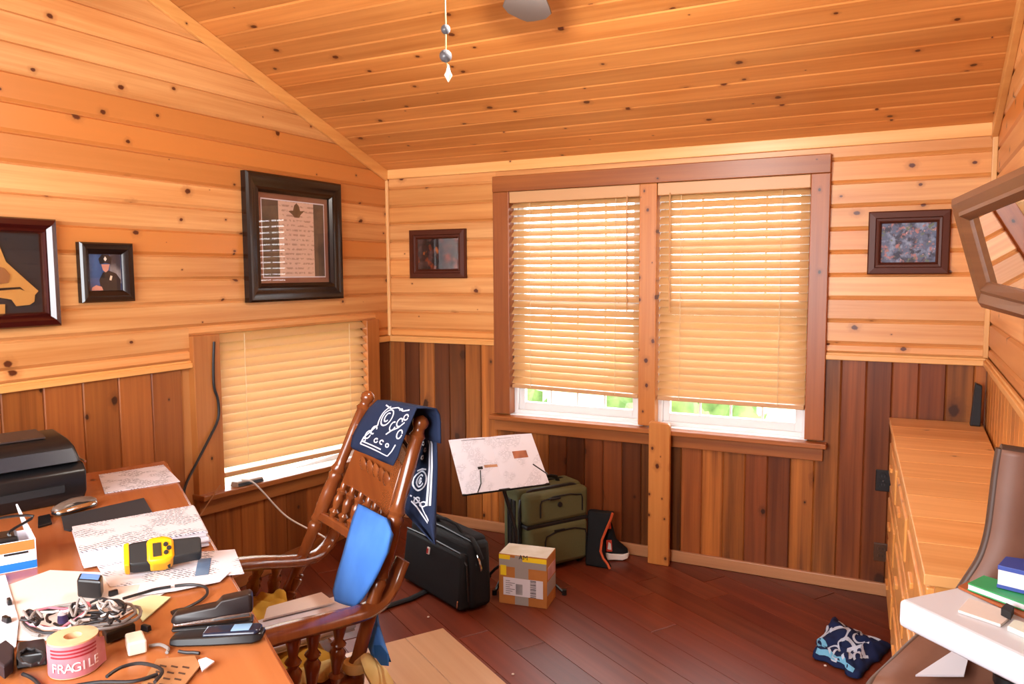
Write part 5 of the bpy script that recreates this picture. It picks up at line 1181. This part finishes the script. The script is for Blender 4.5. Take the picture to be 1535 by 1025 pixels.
# ------------------------------------------------------------------ cords by the left window, device on the sill
tag(obj('black_cable', MB().tube(sm_([PX(321, 512, .034), PX(320, 545, .036), PX(321, 580, .036), PX(327, 600, .036), PX(327, 628, .04), PX(312, 660, .045), PX(294, 695, .05), PX(278, 728, .06), PX(272, 760, .06)]), .007, 7), m_dcab, smooth=True), 'black cable hanging down beside the low window casing', 'cable')
p_ = PX(365, 722, .07)
tag(obj('white_cable', MB().tube(sm_([PX(362, 719, .06), PX(378, 722, .085), PX(395, 738, .1), PX(412, 757, .12), PX(431, 775, .18), PX(455, 789, .28), PX(478, 800, .4), PX(495, 811, .5)]), .005, 7), m_wcab, smooth=True), 'white cable running from the low window sill to the rocking chair', 'cable')
tag(obj('tan_cable', MB().tube(sm_([PX(330, 727, .08), PX(318, 745, .082), PX(303, 768, .082), PX(296, 778, .085)]), .0035, 6), plain('tan_cord', '#9a6a42', .6), smooth=True), 'thin tan cord dangling from the low window sill', 'cable')
ys_ = -1.40; zs_ = tz(ys_)
dv = thing('router', 'small grey device lying on the low window sill', 'gadget', (.03, ys_, zs_))
obj('case', MB().hexa([(.005, -1.50, tz(-1.5)+.001), (.06, -1.50, tz(-1.5)+.001), (.06, -1.30, tz(-1.3)+.001), (.005, -1.30, tz(-1.3)+.001)], [(.01, -1.495, tz(-1.5)+.028), (.055, -1.495, tz(-1.5)+.028), (.055, -1.305, tz(-1.3)+.028), (.01, -1.305, tz(-1.3)+.028)]), plain('device_grey', '#9a8878', .4), dv, bevel=.004)
obj('dark_side', MB().hexa([(.0605, -1.49, tz(-1.5)+.004), (.0615, -1.49, tz(-1.5)+.004), (.0615, -1.31, tz(-1.3)+.004), (.0605, -1.31, tz(-1.3)+.004)], [(.057, -1.49, tz(-1.5)+.02), (.058, -1.49, tz(-1.5)+.02), (.058, -1.31, tz(-1.3)+.02), (.057, -1.31, tz(-1.3)+.02)]), m_black, dv)
# ------------------------------------------------------------------ white table and brown chair by the alcove
WZ = 1.02
q0 = PZ(1346, 897, WZ); q1 = PZ(1535, 986, WZ); q2 = PZ(1436, 877, WZ)
tu1 = (q1-q0).normalized(); tu2 = (q2-q0); tu2 = (tu2-tu1*tu2.dot(tu1)*.5).normalized()
m_wt = plain('white_laminate', '#d2d4dc', .35); TWL, TWD = 1.1, max(.35, (q2-q0).length*1.6)
t = thing('white_table', 'white topped table with papers and books, beside the dresser', 'table', q0-Vector((0, 0, WZ))+tu1*.5)
TWD = .25
obj('table_top', MB().prism([q0-Vector((0, 0, .062)), q0+tu1*TWL-Vector((0, 0, .062)), q0+tu1*TWL+tu2*TWD-Vector((0, 0, .062)), q0+tu2*TWD-Vector((0, 0, .062))], (0, 0, .062)), m_wt, t, bevel=.012, segs=3)
for a, b in ((.95, .06), (.95, TWD-.06), (.62, .06), (.62, TWD-.06)):
    c = q0+tu1*a+tu2*b; obj('leg', MB().tube([(c.x, c.y, 0), (c.x, c.y, WZ-.06)], .02, 10), m_chrome, t, smooth=True)
Wt = lambda a, b, h=0.0: PZ(a, b, WZ+h)
def wbook(name, label, cat, pxs, h, th, mat, edge=None):
    c = [Wt(a, b, h) for a, b in pxs]; tt = thing(name, label, cat, sum(c, Vector())/len(c))
    obj('cover' if edge else 'sheets', MB().prism([p+Vector((0, 0, th*.8)) for p in c] if edge else c, (0, 0, th*.2 if edge else th)), mat, tt, bevel=.001)
    if edge:
        obj('page_block', MB().prism([p.lerp(sum(c, Vector())/len(c), .02)+Vector((0, 0, th*.15)) for p in c], (0, 0, th*.65)), edge, tt); obj('back_cover', MB().prism(c, (0, 0, th*.15)), mat, tt)
wbook('brown_folder', 'brown folder under the books on the white table', 'folder', ((1436, 882), (1452, 874), (1560, 915), (1540, 930)), .001, .006, plain('brown_leather', '#a0552c', .5))
wbook('notebook', 'white notebook with green cover under the blue book', 'book', ((1450, 884), (1474, 872), (1580, 905), (1560, 925)), .009, .016, plain('green_cover', '#2f9a5c', .5), m_paper)
wbook('blue_book', 'thick white paged book with a blue cover on top of the pile', 'book', ((1494, 880), (1506, 866), (1600, 880), (1600, 906)), .027, .05, plain('blue_cover', '#31479a', .45), m_paper)
wbook('paper_sheet', 'cream paper sheet on the white table in front of the folder', 'paper', ((1436, 918), (1452, 900), (1508, 918), (1512, 930), (1500, 940)), .001, .006, m_paper2)
wbook('black_case', 'black pouch beside the cream paper on the white table', 'pouch', ((1500, 922), (1508, 914), (1520, 920), (1515, 930)), .008, .016, m_blackm)
wbook('paper_pad', 'pale green edged pad at the table side', 'paper', ((1510, 945), (1520, 935), (1600, 960), (1600, 985)), .001, .01, plain('pale_mint', '#dfe8dc', .6))
# brown lounge chair
prof_px = [((1535, 664), -2.40), ((1512, 664), -2.40), ((1500, 672), -2.40), ((1494, 710), -2.40), ((1488, 760), -2.405), ((1482, 800), -2.41), ((1471, 835), -2.415), ((1452, 866), -2.42), ((1425, 905), -2.44), ((1395, 940), -2.48), ((1365, 968), -2.54), ((1335, 998), -2.62), ((1310, 1022), -2.70), ((1295, 1045), -2.73)]
base_pts = [PY(a, b, yy) for (a, b), yy in prof_px]
m_lea = plain('brown_leather_seat', '#6e4838', .5, .4, bumpscale=18, bs=.35, c2='#7a5342'); m_pip = plain('leather_piping', '#4a3226', .5)
t = thing('lounge_chair', 'brown leather chair with curved back pushed under the white table', 'chair', (3.5, -2.65, 0))
edge_ = sm_(base_pts[2:]); wdir = Vector((1, 0, 0)); CWd = .52
def shell(u, v):
    f = v*(len(edge_)-1); i = min(int(f), len(edge_)-2); p = edge_[i].lerp(edge_[i+1], f-i); return p+wdir*CWd*u+Vector((0, .03, -.02))*math.sin(math.pi*min(1, max(0, u)))
obj('padding', MB().grid(shell, 10, 40), m_lea, t, smooth=80, solid=.03)
obj('piping', MB().tube(edge_, .011, 8), m_pip, t, smooth=True)
obj('piping', MB().tube([p+wdir*CWd for p in edge_], .011, 8), m_pip, t, smooth=True)
obj('top_piping', MB().tube([shell(i/10, 0) for i in range(11)], .011, 8), m_pip, t, smooth=True)
sc2 = edge_[-6]+wdir*CWd*.5
obj('pedestal', MB().tube([(sc2.x, sc2.y+.1, .05), (sc2.x, sc2.y+.1, sc2.z+.02)], .035, 12), m_black, t, smooth=True)
for k in range(5):
    a = k*2*math.pi/5; c = Vector((sc2.x, sc2.y+.1, 0)); obj('foot', MB().tube([c+Vector((0, 0, .07)), c+Vector((math.cos(a)*.24, math.sin(a)*.24, .03))], .02, 8), m_black, t, smooth=True)
    cc_ = c+Vector((math.cos(a)*.24, math.sin(a)*.24, .028)); obj('caster', MB().turned(cc_-Vector((.012, 0, 0)), cc_+Vector((.012, 0, 0)), [(0, .022), (.2, .028), (.8, .028), (1, .022)], 12), m_black, t, smooth=True)
def onseat(a, b, lift=.02):
    best = min(((proj(shell(u/20, v/60)), shell(u/20, v/60)) for u in range(21) for v in range(25, 61)), key=lambda q: (q[0][0]-a)**2+(q[0][1]-b)**2)
    return best[1]+Vector((0, 0, lift))
ps = [onseat(a, b, .03) for a, b in ((1370, 1030), (1432, 994), (1452, 1000), (1440, 1030))]
tag(obj('paper_sheet', MB().prism(ps, (0, 0, .004)), m_paper), 'white paper on the brown chair seat under the white table', 'paper')
for o in list(SC.objects):
    if '_o' in o: del o['_o']
